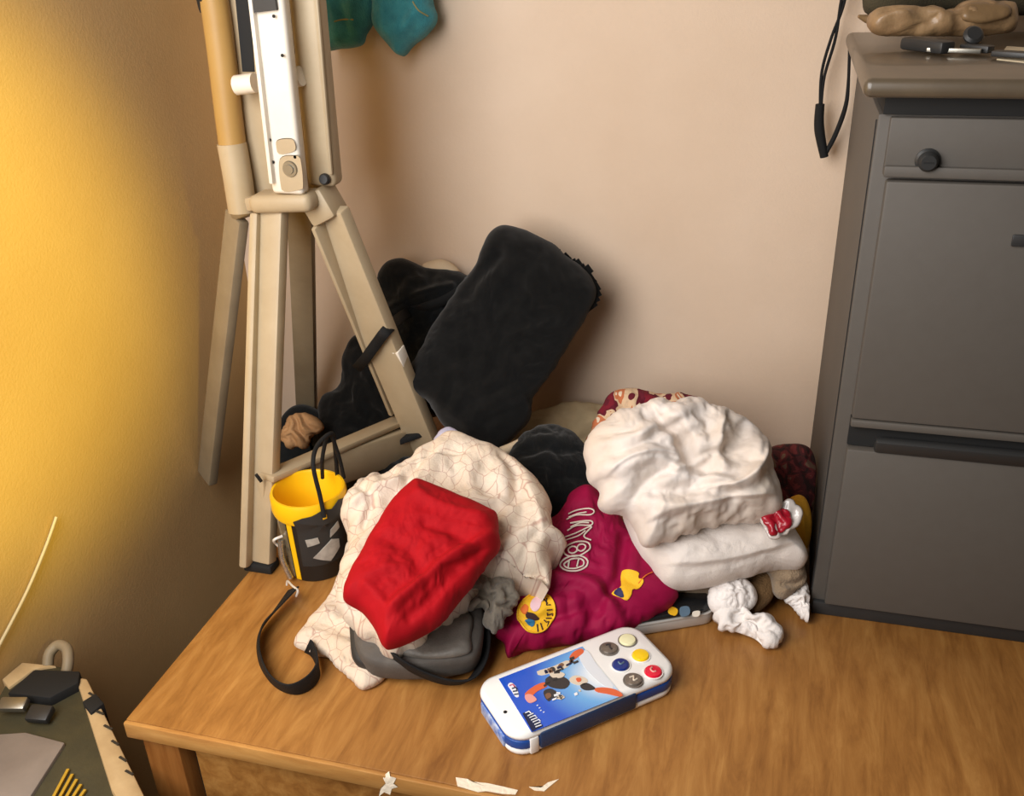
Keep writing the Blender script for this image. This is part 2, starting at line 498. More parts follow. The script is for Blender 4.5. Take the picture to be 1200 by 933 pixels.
def resample(G, M):
    """smooth (cubic) resampling of a square grid of vectors to M x M"""
    def ax(G, M):
        n = G.shape[0]; t = np.linspace(0, n - 1, M); i = np.clip(np.floor(t).astype(int), 0, n - 2); f = (t - i)[:, None, None]
        g = lambda k: G[np.clip(i + k, 0, n - 1)]
        a, b, c, d = g(-1), g(0), g(1), g(2)
        return 0.5 * (2 * b + (c - a) * f + (2 * a - 5 * b + 4 * c - d) * f ** 2 + (3 * b - a - 3 * c + d) * f ** 3)
    return ax(ax(G, M).swapaxes(0, 1), M).swapaxes(0, 1)

def blob(name, outline, pl, tf, tb_, w, m, parent=None, center=None, folds=(), creases=(), laps=(), fine=(0.0, 30), seg=180, rings=36, drop=False, jag=0.0, seed=0, zmin=0.002, ymax=WALL_Y - 0.004, xmax=None, power=2.0, label=None, cat=None, group=None, xmin=None, N=None, crum=0.0, iters=90, att=0.012, lim=(0.006, 0.03), soft=1.0, skirt=0.9, coarse=3.2):
    """stuffed or folded cloth body: outline on a plane, swelling tf to the front and tb_ to the back with edge rounding w;
    crum lets the cloth buckle, creases are ridges (+) or valleys (-), laps are overlapping fold edges"""
    A, n, U, V = pl
    N = N or max(24, int(rings * 2.3))
    o2 = catmull(outline, seg, closed=True)
    P = np.array([hit_plane(pl, *q) for q in o2])
    uv = np.stack([(P - A) @ U, (P - A) @ V], 1)
    if np.cross(uv[1] - uv[0], uv.mean(0) - uv[0]) < 0: uv = uv[::-1].copy()
    if center is None: c = uv.mean(0)
    else:
        pc = hit_plane(pl, *center); c = np.array([(pc - A) @ U, (pc - A) @ V])
    # start the ring at the corner direction so that the square grid maps without twist
    k0 = int(np.argmin(np.abs(np.arctan2(uv[:, 1] - c[1], uv[:, 0] - c[0])))); uv = np.roll(uv, -k0, 0)
    g = np.linspace(-1, 1, N); a, b = np.meshgrid(g, g, indexing='ij')
    big = np.abs(a) > np.abs(b)
    with np.errstate(divide='ignore', invalid='ignore'):
        r = np.where(big, a, b)
        ph = np.where(big, np.pi / 4 * np.nan_to_num(b / a), np.pi / 2 - np.pi / 4 * np.nan_to_num(a / b))
    ph = np.where(r < 0, ph + np.pi, ph); r = np.abs(r)
    t = np.mod(ph / (2 * np.pi), 1) * seg
    i0 = np.floor(t).astype(int) % seg; f = (t - np.floor(t))[..., None]
    rimp = uv[i0] * (1 - f) + uv[(i0 + 1) % seg] * f
    Q = (c + (rimp - c) * r[..., None]).reshape(-1, 2)
    aa = uv; ab = np.roll(uv, -1, 0) - uv; l2 = (ab ** 2).sum(1) + 1e-12
    d = np.full(len(Q), 1e9)
    for i in range(seg):
        tt = np.clip(((Q - aa[i]) @ ab[i]) / l2[i], 0, 1)
        d = np.minimum(d, np.linalg.norm(Q - (aa[i] + tt[:, None] * ab[i]), axis=1))
    ii, jj = np.meshgrid(np.arange(N), np.arange(N), indexing='ij')
    rim = ((ii == 0) | (jj == 0) | (ii == N - 1) | (jj == N - 1)).ravel()
    d[rim] = 0
    x = np.clip(d / w, 0, 1)
    prof = (1 - (1 - x) ** power) ** (1 / power)
    mask = 0.25 + 0.75 * np.clip(x * 1.3, 0, 1)
    q3 = np.concatenate([Q, np.full((len(Q), 1), seed * 1.37)], 1)
    disp = np.zeros(len(Q))
    for amp, ang, wl, warp in folds:
        ca, sa = math.cos(math.radians(ang)), math.sin(math.radians(ang))
        p_ = (Q[:, 0] * ca + Q[:, 1] * sa) / wl
        p_ = p_ + warp * fbm(q3 / (wl * 2.2), 2)
        rr = np.abs(np.mod(p_, 1) * 2 - 1)
        rr = 1 - np.sqrt(rr * rr + 0.02)
        am = np.clip(0.5 + 1.1 * noise3(q3 / (wl * 3) + 31.7), 0, 1.3)
        disp += amp * (rr - 0.4) * am
    if fine[0]:
        disp += fine[0] * fbm(q3 * fine[1], 4)
    disp *= mask
    def poly_d(pts):
        cp = np.array([hit_plane(pl, *q) for q in catmull(pts, 24)])
        cp = np.stack([(cp - A) @ U, (cp - A) @ V], 1)
        dd = np.full(len(Q), 1e9); sg = np.zeros(len(Q)); al = np.zeros(len(Q))
        for i in range(len(cp) - 1):
            e = cp[i + 1] - cp[i]; t_ = np.clip(((Q - cp[i]) @ e) / (e @ e + 1e-12), 0, 1)
            v_ = Q - (cp[i] + t_[:, None] * e); l_ = np.linalg.norm(v_, axis=1)
            up = l_ < dd
            dd = np.where(up, l_, dd); sg = np.where(up, np.sign(e[0] * v_[:, 1] - e[1] * v_[:, 0]), sg); al = np.where(up, (i + t_) / (len(cp) - 1), al)
        return dd, sg, al
    for pts, wd, dep in creases:
        dd, sg, al = poly_d(pts)
        disp += dep * np.exp(-(dd / wd) ** 2) * np.clip(x * 2, 0, 1)
    for pts, wd, dep in laps:      # raised on the left of the line, dropping sharply at it
        dd, sg, al = poly_d(pts)
        end = np.clip(np.minimum(al, 1 - al) * 5, 0, 1)
        s_ = dd * sg
        disp += dep * np.where(s_ > 0, np.exp(-(s_ / wd)), np.exp(-(s_ / 0.003) ** 2)) * end * np.clip(x * 3, 0, 1)
    W = A + Q[:, :1] * U + Q[:, 1:] * V
    front = W + (tf * prof + disp)[:, None] * n
    if crum:
        fg = front.reshape(N, N, 3)
        for co, am in ((coarse, crum), (coarse * 0.5, crum * 0.62)):
            M_ = max(14, int(N / co))
            cg = resample(fg, M_)
            dg = crumple(cg, am, iters, seed + co, att, lim, soft) - cg
            fg = fg + resample(dg, N)
        front = fg.reshape(-1, 3)
    if drop:
        shr = c + (Q - c) * skirt
        back = A + shr[:, :1] * U + shr[:, 1:] * V
        back[:, 2] = zmin
    else:
        back = W - (tb_ * prof + 0.4 * disp)[:, None] * n
    bid = np.full(N * N, -1); inner = np.where(~rim)[0]
    bid[inner] = N * N + np.arange(len(inner)); bid[rim] = np.where(rim)[0]
    VV = np.vstack([front, back[inner]])
    VV[:, 2] = np.maximum(VV[:, 2], zmin + 0.0012 * (np.arange(len(VV)) < len(front)))
    VV[:, 1] = np.minimum(VV[:, 1], ymax)
    if xmax is not None: VV[:, 0] = np.minimum(VV[:, 0], xmax)
    if xmin is not None: VV[:, 0] = np.maximum(VV[:, 0], xmin)
    idx = np.arange(N * N).reshape(N, N)
    fr = np.stack([idx[:-1, :-1], idx[1:, :-1], idx[1:, 1:], idx[:-1, 1:]], -1).reshape(-1, 4)
    bk = bid[fr][:, ::-1]
    F = fr.tolist() + [q for q in bk.tolist()]
    UV = np.vstack([Q, Q[inner]])
    ob = mk(name, VV, F, m, parent, uv=UV)
    SURF[ob] = (VV, F)
    if label: props(ob, label, cat, group)
    return ob

def bvh_of(*obs):
    V = []; F = []; k = 0
    for o in obs:
        v, f = SURF[o]
        V += [tuple(p) for p in v]; F += [[i + k for i in q] for q in f]; k += len(v)
    return BVHTree.FromPolygons(V, F)

def on_surface(bvh, x, y, off=0.0015):
    d = ray(x, y); h = bvh.ray_cast(Vector(EYE.tolist()), Vector(d.tolist()))
    if h[0] is None: return None, None
    nrm = np.array(h[1]);  nrm = nrm if nrm @ d < 0 else -nrm
    return np.array(h[0]) + nrm * off, nrm

def patch(name, outline, hit, m, parent=None, n=36, rings=5, center=None, thick=0.0008, smooth=True, uvf=None):
    """thin sewn-on or printed piece lying on a surface; hit(x, y) -> point on that surface"""
    o2 = catmull(outline, n, closed=True) if smooth else np.array(outline, float)
    n = len(o2)
    c = np.array(center if center is not None else o2.mean(0))
    Q = [c] + [c + (p - c) * k / rings for k in range(1, rings + 1) for p in o2]
    top = []
    last = None
    for q in Q:
        p = hit(*q)
        if p is None: p = last
        last = p; top.append(p)
    top = np.array(top)
    e = EYE - top; e /= np.linalg.norm(e, axis=1)[:, None]
    bot = top - e * 0.0 - np.array([0, 0, thick])
    V = np.vstack([top, bot[-n:]])
    F = []
    for j in range(n):
        F.append([0, 1 + j, 1 + (j + 1) % n])
        for k in range(rings - 1):
            a = 1 + k * n
            F.append([a + j, a + n + j, a + n + (j + 1) % n, a + (j + 1) % n])
        a = 1 + (rings - 1) * n; b = len(Q)
        F.append([a + j, b + j, b + (j + 1) % n, a + (j + 1) % n])
    uv = None
    if uvf: uv = [uvf(p) for p in V]
    return mk(name, V, F, m, parent, uv=uv, sharp=50)

# ================================================================== THE SETTING
box('wall_back', (-1.05, WALL_Y, -0.75), (2.2, WALL_Y + 0.08, 1.9), m_wall)['kind'] = 'structure'
box('wall_left', (WALL_X - 0.08, -1.2, -0.75), (WALL_X, WALL_Y, 1.9), m_wall_l)['kind'] = 'structure'
box('floor', (-1.05, -1.2, -0.80), (2.2, WALL_Y + 0.08, -0.75), m_floor)['kind'] = 'structure'

# ================================================================== TABLE
TX0, TX1, TY0, TY1 = -0.700, 0.95, 0.688, 1.53
t = root('wooden_table', ((TX0 + TX1) / 2, (TY0 + TY1) / 2, -0.75), 'oak veneer wooden table carrying the heap of clothes and the grey cabinet', 'table')
top = box('tabletop', (TX0, TY0 + 0.006, -0.024), (TX1, TY1, 0.0), m_wood, t, bev=0.0015)
box('edge_band', (TX0, TY0, -0.024), (TX1, TY0 + 0.006, -0.0005), m_wood_edge, t, bev=0.0015)
for x, y in ((TX0 + 0.012, TY0 + 0.010), (TX1 - 0.062, TY0 + 0.010), (TX0 + 0.012, TY1 - 0.06), (TX1 - 0.062, TY1 - 0.06)):
    box('leg', (x, y, -0.75), (x + 0.050, y + 0.05, -0.0245), m_wood_leg, t, bev=0.002)
box('side_panel', (TX0 + 0.025, TY0 + 0.062, -0.16), (TX0 + 0.045, TY1 - 0.062, -0.0245), m_wood_leg, t, bev=0.001)
box('front_panel', (TX0 + 0.078, TY0 + 0.018, -0.20), (TX1 - 0.078, TY0 + 0.036, -0.027), m_wood, t, bev=0.002)
box('dark_gap_backing', (TX0 + 0.062, TY0 + 0.036, -0.17), (TX1 - 0.062, TY0 + 0.050, -0.0245), m_dark, t)  # near-black backing puts shade into the gap between leg and front panel
# chips and flakes of pale paint along the front edge
for pts in ([(452, 907), (456, 904), (457, 910), (464, 912), (461, 918), (466, 922), (459, 924), (457, 931), (450, 928), (444, 933), (446, 924), (452, 918), (449, 912)],
            [(534, 911), (548, 913), (553, 916), (572, 918), (590, 922), (607, 926), (604, 931), (588, 930), (570, 927), (560, 928), (536, 921)],
            [(620, 922), (634, 923), (642, 917), (655, 913), (645, 921), (638, 927), (626, 926)]):
    patch('paint_chip', pts, lambda x, y: (lambda p: np.array([p[0], max(p[1], TY0 - 0.0006), min(p[2], 0.0008)]))(tb(x, y, 0.0008) if tb(x, y, 0)[1] > TY0 else yp(x, y, TY0 - 0.0006)), m_chip, t, rings=4, smooth=False)

# ================================================================== FILING CABINET
CX, CY = 0.099, 1.076
CW = 0.46
c = root('filing_cabinet', (CX + CW / 2, (CY + 1.475) / 2, 0.0), 'charcoal grey two drawer filing cabinet standing on the wooden table', 'cabinet')
box('body', (CX, CY + 0.012, 0.0006), (CX + CW, 1.475, 0.657), m_cab, c, bev=0.003)
box('plinth', (CX + 0.002, CY + 0.004, 0.0006), (CX + CW - 0.002, CY + 0.0118, 0.020), m_dark_metal, c, bev=0.001)
box('dark_gap_strip', (CX + 0.004, CY + 0.006, 0.6572), (CX + CW - 0.004, 1.465, 0.6778), m_dark, c, bev=0.001)  # near-black filler; shade of the gap under the top put into colour
tp = box('cabinet_top', (CX - 0.021, CY - 0.026, 0.678), (CX + CW + 0.021, 1.478, 0.6975), m_cab_top, c, bev=0.008, seg=3)
fs = box('fascia', (CX + 0.012, CY + 0.002, 0.594), (CX + CW - 0.012, CY + 0.0118, 0.655), m_cab, c, bev=0.002)
box('fascia_ledge', (CX + 0.012, CY - 0.004, 0.594), (CX + CW - 0.012, CY + 0.0018, 0.606), m_cab, fs, bev=0.002)
kx = yp(1087, 188, CY)
kn = lathe('knob', [(0.0, 0.013), (0.0075, 0.013), (0.0100, 0.010), (0.0100, 0.004), (0.0125, 0.002), (0.0125, 0.0)], (kx[0], CY + 0.002, 0.612), m_dark_metal, c, axis=(0, -1, 0), seg=28)
box('knob_slot', (kx[0] - 0.005, CY - 0.0114, 0.6112), (kx[0] + 0.005, CY - 0.0108, 0.6128), m_dark, kn)
for z0, z1, nm in ((0.304, 0.590, 0), (0.024, 0.262, 1)):
    d = box('drawer', (CX + 0.016, CY - 0.004, z0), (CX + CW - 0.016, CY + 0.0115, z1), m_cab, c, bev=0.003)
    if nm == 0:
        lk = yp(1194, 281, CY - 0.004)
        box('label_holder', (lk[0] - 0.007, CY - 0.007, lk[2] - 0.007), (lk[0] + 0.035, CY - 0.0042, lk[2] + 0.006), m_dark_metal, d, bev=0.0012)
box('handle_recess', (CX + 0.016, CY + 0.006, 0.2635), (CX + CW - 0.016, CY + 0.0118, 0.302), m_dark, c)
box('drawer_lip', (CX + 0.016, CY - 0.004, 0.2925), (CX + CW - 0.016, CY + 0.0058, 0.3025), m_cab, c, bev=0.002)
bar('pull_handle', (CX + 0.046, CY - 0.004, 0.272), (CX + CW - 0.046, CY - 0.004, 0.272), 0.020, 0.012, (0, -0.35, 1), m_dark_metal, c, bev=0.004)
bar('side_seam', (CX - 0.0006, 1.093, 0.03), (CX - 0.0006, 1.093, 0.650), 0.002, 0.0012, (0, 1, 0), m_dark, c, bev=0.0)

# ---- things lying on the cabinet
CT = 0.6975
pl = plane_at((1105, 40), CT + 0.012, 50)
pl = (yp(1105, 26, 1.34), *pl[1:])
bun = root('rolled_package', (yp(1105, 30, 1.36)[0], 1.36, CT), 'tan plastic wrapped roll lying on top of the grey cabinet', 'package')
blob('wrapped_roll', [(1022, 22), (1030, 14), (1060, 12), (1100, 12), (1126, 8), (1150, 6), (1178, 8), (1186, 24), (1180, 36), (1150, 40), (1110, 40), (1070, 40), (1036, 40), (1024, 34)], pl, 0.022, 0.02, 0.03, mat('tan_plastic_wrap', (160, 130, 94), 0.45, var=((112, 84, 56), 30, 0.8), coat=0.2, bump=(60, 0.5)), bun, folds=[(0.012, 88, 0.02, 0.8)], fine=(0.006, 40), crum=0.12, zmin=CT + 0.001, seg=90, rings=18, seed=3)
blob('flap', [(1126, 20), (1134, 4), (1178, 6), (1184, 18), (1160, 26), (1140, 26)], (pl[0] + pl[1] * 0.02, *pl[1:]), 0.006, 0.006, 0.01, mat('tan_flap', (136, 108, 74), 0.45, var=((100, 78, 52), 30, 0.7), coat=0.2, bump=(60, 0.3)), bun, seg=60, rings=10, zmin=CT + 0.001)
tube('twisted_end', [yp(1026, 24, 1.37), yp(1016, 22, 1.37), yp(1006, 19, 1.365)], [0.008, 0.005, 0.002], MATS['tan_flap'], bun, seg=8)
pl2 = plane_at((1120, 10), CT + 0.05, 60); pl2 = (yp(1120, -5, 1.435), *pl2[1:])
blob('cloth_pouch', [(1012, 8), (1020, -30), (1080, -45), (1180, -45), (1240, -30), (1246, 10), (1200, 16), (1100, 12), (1040, 18)], pl2, 0.03, 0.03, 0.04, mat('dark_olive_cloth', (74, 66, 46), 0.9, var=((50, 46, 34), 30, 0.7), bump=(500, 0.4)), drop=False, folds=[(0.01, 60, 0.05, 0.8)], zmin=CT + 0.001, seg=90, rings=18, label='dark olive cloth pouch behind the tan roll on the cabinet', cat='pouch')
def ct(x, y, z=0.004): return tb(x, y, CT + z)
pk = root('pocket_knife', ct(1140, 46, 0), 'dark pocket tool with steel parts lying on the cabinet top', 'tool')
bar('handle', ct(1062, 50, 0.009), ct(1112, 56, 0.009), 0.022, 0.014, (0, 1, 0), m_dark_metal, pk, bev=0.004)
bar('steel_arm', ct(1086, 58, 0.006), ct(1150, 60, 0.006), 0.007, 0.005, (0, 1, 0), m_steel, pk, bev=0.001)
lathe('pivot', [(0, 0.012), (0.007, 0.012), (0.010, 0.009), (0.010, 0)], ct(1144, 44, 0.002), m_steel, pk, seg=20)
bar('jaw', ct(1128, 55, 0.007), ct(1162, 58, 0.007), 0.014, 0.008, (0, 1, 0), m_dark_metal, pk, bev=0.002)
cl = root('bulldog_clip', ct(1142, 38, 0), 'small round steel clip in front of the tan roll', 'clip')
lathe('disc', [(0, 0.006), (0.008, 0.006), (0.011, 0.003), (0.011, 0.0)], ct(1140, 42, 0.018), m_dark_metal, cl, seg=20, axis=(0.1, -0.8, 0.6))
tube('loop', [ct(1132, 46, 0.003), ct(1140, 50, 0.003), ct(1150, 46, 0.003)], 0.002, m_steel, cl, seg=6)
card = prism('paper_card', [ct(1168, 69, 0.0012), ct(1230, 76, 0.0012), ct(1240, 58, 0.0012), ct(1180, 54, 0.0012)], (0, 0, -0.001), mat('card_paper', (206, 190, 160), 0.7))
props(card, 'pale card with a light edge at the cabinet top front', 'card')
cs = bar('steel_strip', ct(1164, 62, 0.006), ct(1228, 66, 0.006), 0.016, 0.006, (0, 1, 0), m_dark_metal, bev=0.0015)
props(cs, 'dark steel strip lying on the pale card on the cabinet', 'strip')

# ---- hanging cord
hc = root('hanging_cord', yp(985, -60, 1.51), 'thin black cord loop with thick sleeve hanging on wall beside cabinet', 'cord')
Yc = 1.515
tube('strand', [yp(1000, -70, Yc), yp(990, 0, Yc), yp(974, 45, Yc), yp(963, 85, Yc), yp(961, 128, Yc)], 0.0022, m_web, hc)
tube('strand', [yp(1000, -70, Yc), yp(986, 0, Yc), yp(979, 45, Yc), yp(966, 90, Yc), yp(962, 128, Yc)], 0.0022, m_web, hc)
tube('sleeve', [yp(961, 122, Yc), yp(960, 150, Yc), yp(966, 184, Yc)], [0.0065, 0.0075, 0.0062], m_web, hc, seg=10)
tube('strand', [yp(966, 182, Yc), yp(978, 160, Yc), yp(990, 128, Yc), yp(994, 100, Yc), yp(996, 40, Yc)], [0.0036, 0.0036, 0.0022, 0.0022], m_web, hc)
nl = lathe('wall_nail', [(0, -0.004), (0.005, -0.004), (0.005, -0.0015), (0.0015, -0.001), (0.0015, 0.06)], yp(1000, -70, Yc - 0.012), m_steel, seg=14, axis=(0, 1, 0))
props(nl, 'steel nail holding the black cord in the wall', 'nail')

# ================================================================== TEAL SHORTS
Yg = 1.50
tg = root('teal_shorts', yp(440, -60, Yg), 'teal denim shorts hanging on the wall above the black bundle', 'shorts')
vpl = (yp(440, 0, Yg), np.array([0, -1.0, 0]), np.array([1.0, 0, 0]), ZV)
g1 = blob('leg', [(368, -120), (370, -20), (374, 30), (378, 56), (400, 55), (424, 52), (430, 40), (440, 20), (446, -20), (450, -120), (410, -140)], vpl, 0.026, 0.02, 0.03, m_teal, tg, folds=[(0.012, 20, 0.05, 1.0)], fine=(0.004, 30), seed=5, crum=0.09, seg=120, rings=24)
g2 = blob('leg', [(436, -120), (438, -20), (440, 18), (446, 34), (458, 50), (472, 62), (484, 52), (500, 38), (511, 20), (506, -10), (500, -120), (470, -140)], vpl, 0.034, 0.02, 0.03, m_teal, tg, folds=[(0.012, 120, 0.05, 1.0)], fine=(0.004, 30), seed=6, crum=0.09, seg=120, rings=24)
blob('waistband', [(362, -130), (368, -165), (440, -172), (505, -165), (508, -130), (440, -122)], vpl, 0.03, 0.02, 0.025, m_teal, tg, seg=90, rings=14, seed=8)
bv = bvh_of(g1, g2)
for pts in ([(392, 25), (402, 23), (414, 23)], [(484, 2), (490, 12), (501, 19)]):
    tube('seam_stitch', [on_surface(bv, *p)[0] for p in pts], 0.0012, m_thread, tg, seg=6)
pg = lathe('wall_peg', [(0, 0.0), (0.012, 0.0), (0.014, 0.004), (0.009, 0.010), (0.006, 0.016), (0.006, 0.09)], yp(440, -168, Yg - 0.04), m_wood_leg, seg=20, axis=(0, 1, 0))
props(pg, 'wooden wall peg that holds the teal shorts', 'peg')

# ================================================================== FOLDING STAND
st = root('folding_stand', tb(292, 655, 0), 'beige folding stand with splayed legs and white centre rail in the corner', 'stand')
def P(x, y, Y): return yp(x, y, Y)
VX = np.array([1.0, 0, 0])
ftl = tb(287, 655, 0.012); ftl[0] = max(ftl[0], -0.684)
# front legs
lg = bar('leg', P(319, 244, 1.17), ftl, 0.046, 0.020, (0.92, -0.1, 0.1), m_beige, st, bev=0.004, w1=0.042)
bar('leg_flange', P(303, 250, 1.165), ftl + [-0.017, -0.012, -0.002], 0.013, 0.030, (0.9, 0, 0), m_beige, lg, bev=0.004)
lf2 = tb(508, 545, 0.012)
rg = bar('leg', P(384, 244, 1.20), lf2, 0.064, 0.022, (0.85, -0.3, 0.25), m_beige, st, bev=0.004)
bar('leg_flange', P(372, 262, 1.185), P(462, 482, 1.325), 0.008, 0.026, (0.85, -0.3, 0.25), m_beige, rg, bev=0.003)
box('rubber_foot', ftl + [-0.024, -0.014, -0.012], ftl + [0.022, 0.014, 0.002], m_dark, lg, bev=0.003)
# brace between the front legs
br = bar('brace', P(304, 580, 1.030), P(494, 514, 1.345), 0.058, 0.018, (0, 0, 1), m_beige, st, bev=0.004)
bar('brace_lip', P(312, 560, 1.034), P(470, 492, 1.325), 0.010, 0.030, (0, 0, 1), m_beige, br, bev=0.003)
for px, py in ((400, 526), (300, 556)):
    a = P(px, py, 1.175 if px > 350 else 1.018)
    bar('slot', a, a + [0.004, 0.004, -0.014], 0.005, 0.004, (1, 1, 0), m_dark, br, bev=0.001)
# band round the right leg and bit of worn white tape
bd = P(488, 508, 1.335)
bar('rubber_band', P(464, 517, 1.296), P(506, 502, 1.306), 0.010, 0.024, (0, 0, 1), m_web, rg, bev=0.002)
bar('worn_tape', P(466, 408, 1.252), P(477, 436, 1.268), 0.013, 0.020, (1, -.3, 0.2), m_white_pl, rg, bev=0.002)
# rear legs
rl0 = P(278, 252, 1.24); rl1 = xp(243, 560, WALL_X + 0.022)
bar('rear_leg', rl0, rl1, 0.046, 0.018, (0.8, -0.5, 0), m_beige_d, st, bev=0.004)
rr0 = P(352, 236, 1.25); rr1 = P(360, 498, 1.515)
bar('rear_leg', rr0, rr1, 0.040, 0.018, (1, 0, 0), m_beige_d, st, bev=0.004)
# hub collar where all legs meet
hub = bar('hub', P(300, 236, 1.172), P(372, 234, 1.172), 0.026, 0.050, (0, 0, 1), m_beige, st, bev=0.010, seg=3)
bar('hub_block', P(366, 246, 1.20), P(392, 232, 1.20), 0.045, 0.05, (0, 0, 1), m_beige, hub, bev=0.006)
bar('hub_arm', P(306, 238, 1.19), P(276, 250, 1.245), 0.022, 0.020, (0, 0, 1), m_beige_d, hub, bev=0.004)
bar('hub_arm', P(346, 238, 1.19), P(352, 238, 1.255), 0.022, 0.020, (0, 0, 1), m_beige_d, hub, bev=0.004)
bar('hub_arm', P(312, 236, 1.18), P(280, 240, 1.19), 0.020, 0.020, (0, 0, 1), m_beige, hub, bev=0.004)
lathe('hinge_bolt', [(0, 0.006), (0.006, 0.006), (0.008, 0.003), (0.008, 0)], P(381, 210, 1.19), m_dark_metal, hub, axis=(0, -1, 0.2), seg=16)
# upper part: outer uprights, back channel, dark slots, white rail
lu = tube('upright', [P(229, -110, 1.20), P(252, 6, 1.20), P(272, 168, 1.195), P(284, 246, 1.19)], 0.019, m_tan, st, seg=14, n=10)
tube('upright_sleeve', [P(271.5, 168, 1.194), P(278, 205, 1.192), P(284.5, 248, 1.189)], 0.0205, m_beige, lu, seg=14, n=8)
lathe('peg_nub', [(0, 0.008), (0.004, 0.008), (0.004, 0)], P(262, 182, 1.19), m_white_pl, lu, axis=(-1, 0, 0), seg=10)
tube('upright_cap', [P(243, -40, 1.199), P(246, -18, 1.199), P(252, 9, 1.2105)], 0.0215, m_dark, lu, seg=14, n=6)
ru = bar('upright', P(350, -110, 1.209), P(382, 216, 1.209), 0.042, 0.032, VX, m_beige, st, bev=0.008, seg=3)
bar('upright_strip', P(362, -110, 1.192), P(388, 205, 1.192), 0.006, 0.006, VX, m_beige, ru, bev=0.003)
bc = prism('back_channel', [P(246, -110, 1.212), P(352, -110, 1.212), P(380, 232, 1.212), P(290, 240, 1.212)], (0, 0.012, 0), m_beige, st, bev=0.003)
prism('slot', [P(270, -60, 1.2105), P(288, -60, 1.2105), P(298, 84, 1.2105), P(284, 84, 1.2105)], (0, 0.003, 0), m_dark, bc)
prism('slot', [P(326, -60, 1.2105), P(344, -60, 1.2105), P(349, 62, 1.2105), P(335, 64, 1.2105)], (0, 0.003, 0), m_dark, bc)
rail = bar('centre_rail', P(303, -120, 1.165), P(341, 226, 1.158), 0.047, 0.022, VX, m_white_pl, st, bev=0.006, seg=3)
bar('rail_edge', P(284, -120, 1.157), P(322, 214, 1.150), 0.006, 0.022, VX, m_white_pl, rail, bev=0.002)
Yr = 1.1455
prism('rail_window', [P(296, -8, Yr), P(321, -8, Yr), P(324, 12, Yr), P(297, 15, Yr)], (0, 0.004, 0), m_dark_metal, rail)
patch('rail_inset', [(325, 164), (340, 162), (345, 166), (345, 176), (328, 180), (324, 174)], lambda x, y: P(x, y, Yr + 0.0005), m_beige, rail, n=24, rings=2)
patch('rail_plate', [(328, 186), (346, 182), (352, 186), (355, 218), (350, 222), (334, 224), (329, 218)], lambda x, y: P(x, y, Yr), m_beige, rail, n=28, rings=2)
lathe('rail_dial', [(0, 0.004), (0.006, 0.004), (0.0065, 0.0025), (0.010, 0.0025), (0.011, 0.0)], P(340, 198, Yr), m_steel, rail, axis=(0, -1, 0), seg=24)
for px, py in ((321, 19), (331, 65), (316, 164), (320, 190), (346, 184)):
    lathe('screw', [(0, 0.001), (0.0022, 0.001), (0.0022, 0)], P(px, py, Yr + 0.001), m_dark, rail, axis=(0, -1, 0), seg=10)
for a, b in (((277, 100), (299, 97)), ((340, 92), (353, 89))):
    tube('peg', [P(*a, 1.185), P(*b, 1.185)], 0.013, m_white_pl, st, seg=14, smooth=False)
tube('handle', [P(229, -110, 1.20), P(232, -128, 1.20), P(300, -140, 1.205), P(360, -128, 1.22), P(360, -108, 1.225)], 0.016, m_tan, st, seg=12)

# ================================================================== BLACK BUNDLES BEHIND
bag = root('black_bag', tb(420, 540, 0), 'black soft bag slumped behind the stand brace with strap over the leg', 'bag')
pl = (yp(420, 500, 1.44), *plane_at((420, 500), 0, 58)[1:])
blob('bag_body', [(398, 450), (402, 420), (414, 398), (430, 394), (450, 408), (470, 440), (485, 480), (500, 520), (496, 552), (450, 566), (410, 580), (380, 575), (372, 545), (374, 500), (380, 468)], pl, 0.05, 0.05, 0.06, m_black, bag, folds=[(0.016, 40, 0.06, 0.9)], fine=(0.008, 25), seed=11, crum=0.09, xmin=-0.95)
pass
pap = blob('paper_bag', [(334, 500), (340, 488), (356, 484), (372, 490), (378, 502), (366, 512), (356, 522), (338, 522), (332, 512)], (yp(356, 505, 1.33), *plane_at((356, 505), 0, 55)[1:]), 0.02, 0.02, 0.02, m_paper, folds=[(0.014, 30, 0.03, 1.2)], seg=90, N=64, seed=12, crum=0.3, label='crumpled tan paper bag in the dark behind the stand brace', cat='paper bag')
shoe_pl = (yp(345, 520, 1.42), *plane_at((345, 520), 0, 50)[1:])
blob('black_jacket', [(322, 530), (326, 500), (338, 482), (356, 476), (376, 484), (392, 500), (396, 540), (380, 575), (340, 580), (324, 560)], shoe_pl, 0.03, 0.05, 0.05, m_black2, folds=[(0.012, 70, 0.05, 0.9)], seed=13, crum=0.09, seg=110, rings=20, label='dark jacket crammed into the corner around the tan paper bag', cat='jacket', zmin=-0.12, xmin=WALL_X + 0.01)

pl = (yp(490, 375, 1.455), *plane_at((490, 400), 0, 62)[1:])
hood = blob('black_hood', [(440, 345), (444, 325), (456, 311), (476, 307), (498, 314), (522, 316), (545, 322), (570, 340), (585, 400), (560, 450), (520, 480), (480, 480), (456, 420), (446, 385)], pl, 0.04, 0.05, 0.06, m_black2, folds=[(0.016, 100, 0.06, 1.0)], creases=[([(450, 370), (490, 352), (530, 340)], 0.006, 0.01)], fine=(0.006, 30), seed=14, crum=0.09, drop=False, label='black hooded jacket crumpled behind the rolled black bundle', cat='jacket')
bh = bvh_of(hood)
hp = [on_surface(bh, *q, 0.004)[0] for q in ((478, 368), (500, 360), (522, 350), (538, 342))]
ribbon('strap', [yp(418, 432, 1.31), yp(427, 422, 1.255), yp(440, 404, 1.235), yp(456, 384, 1.240)] + hp, [(-0.8, -0.1, 0.6)] * 4 + [(-0.6, -0.3, 0.8)] * 4, 0.017, 0.003, m_web, bag)
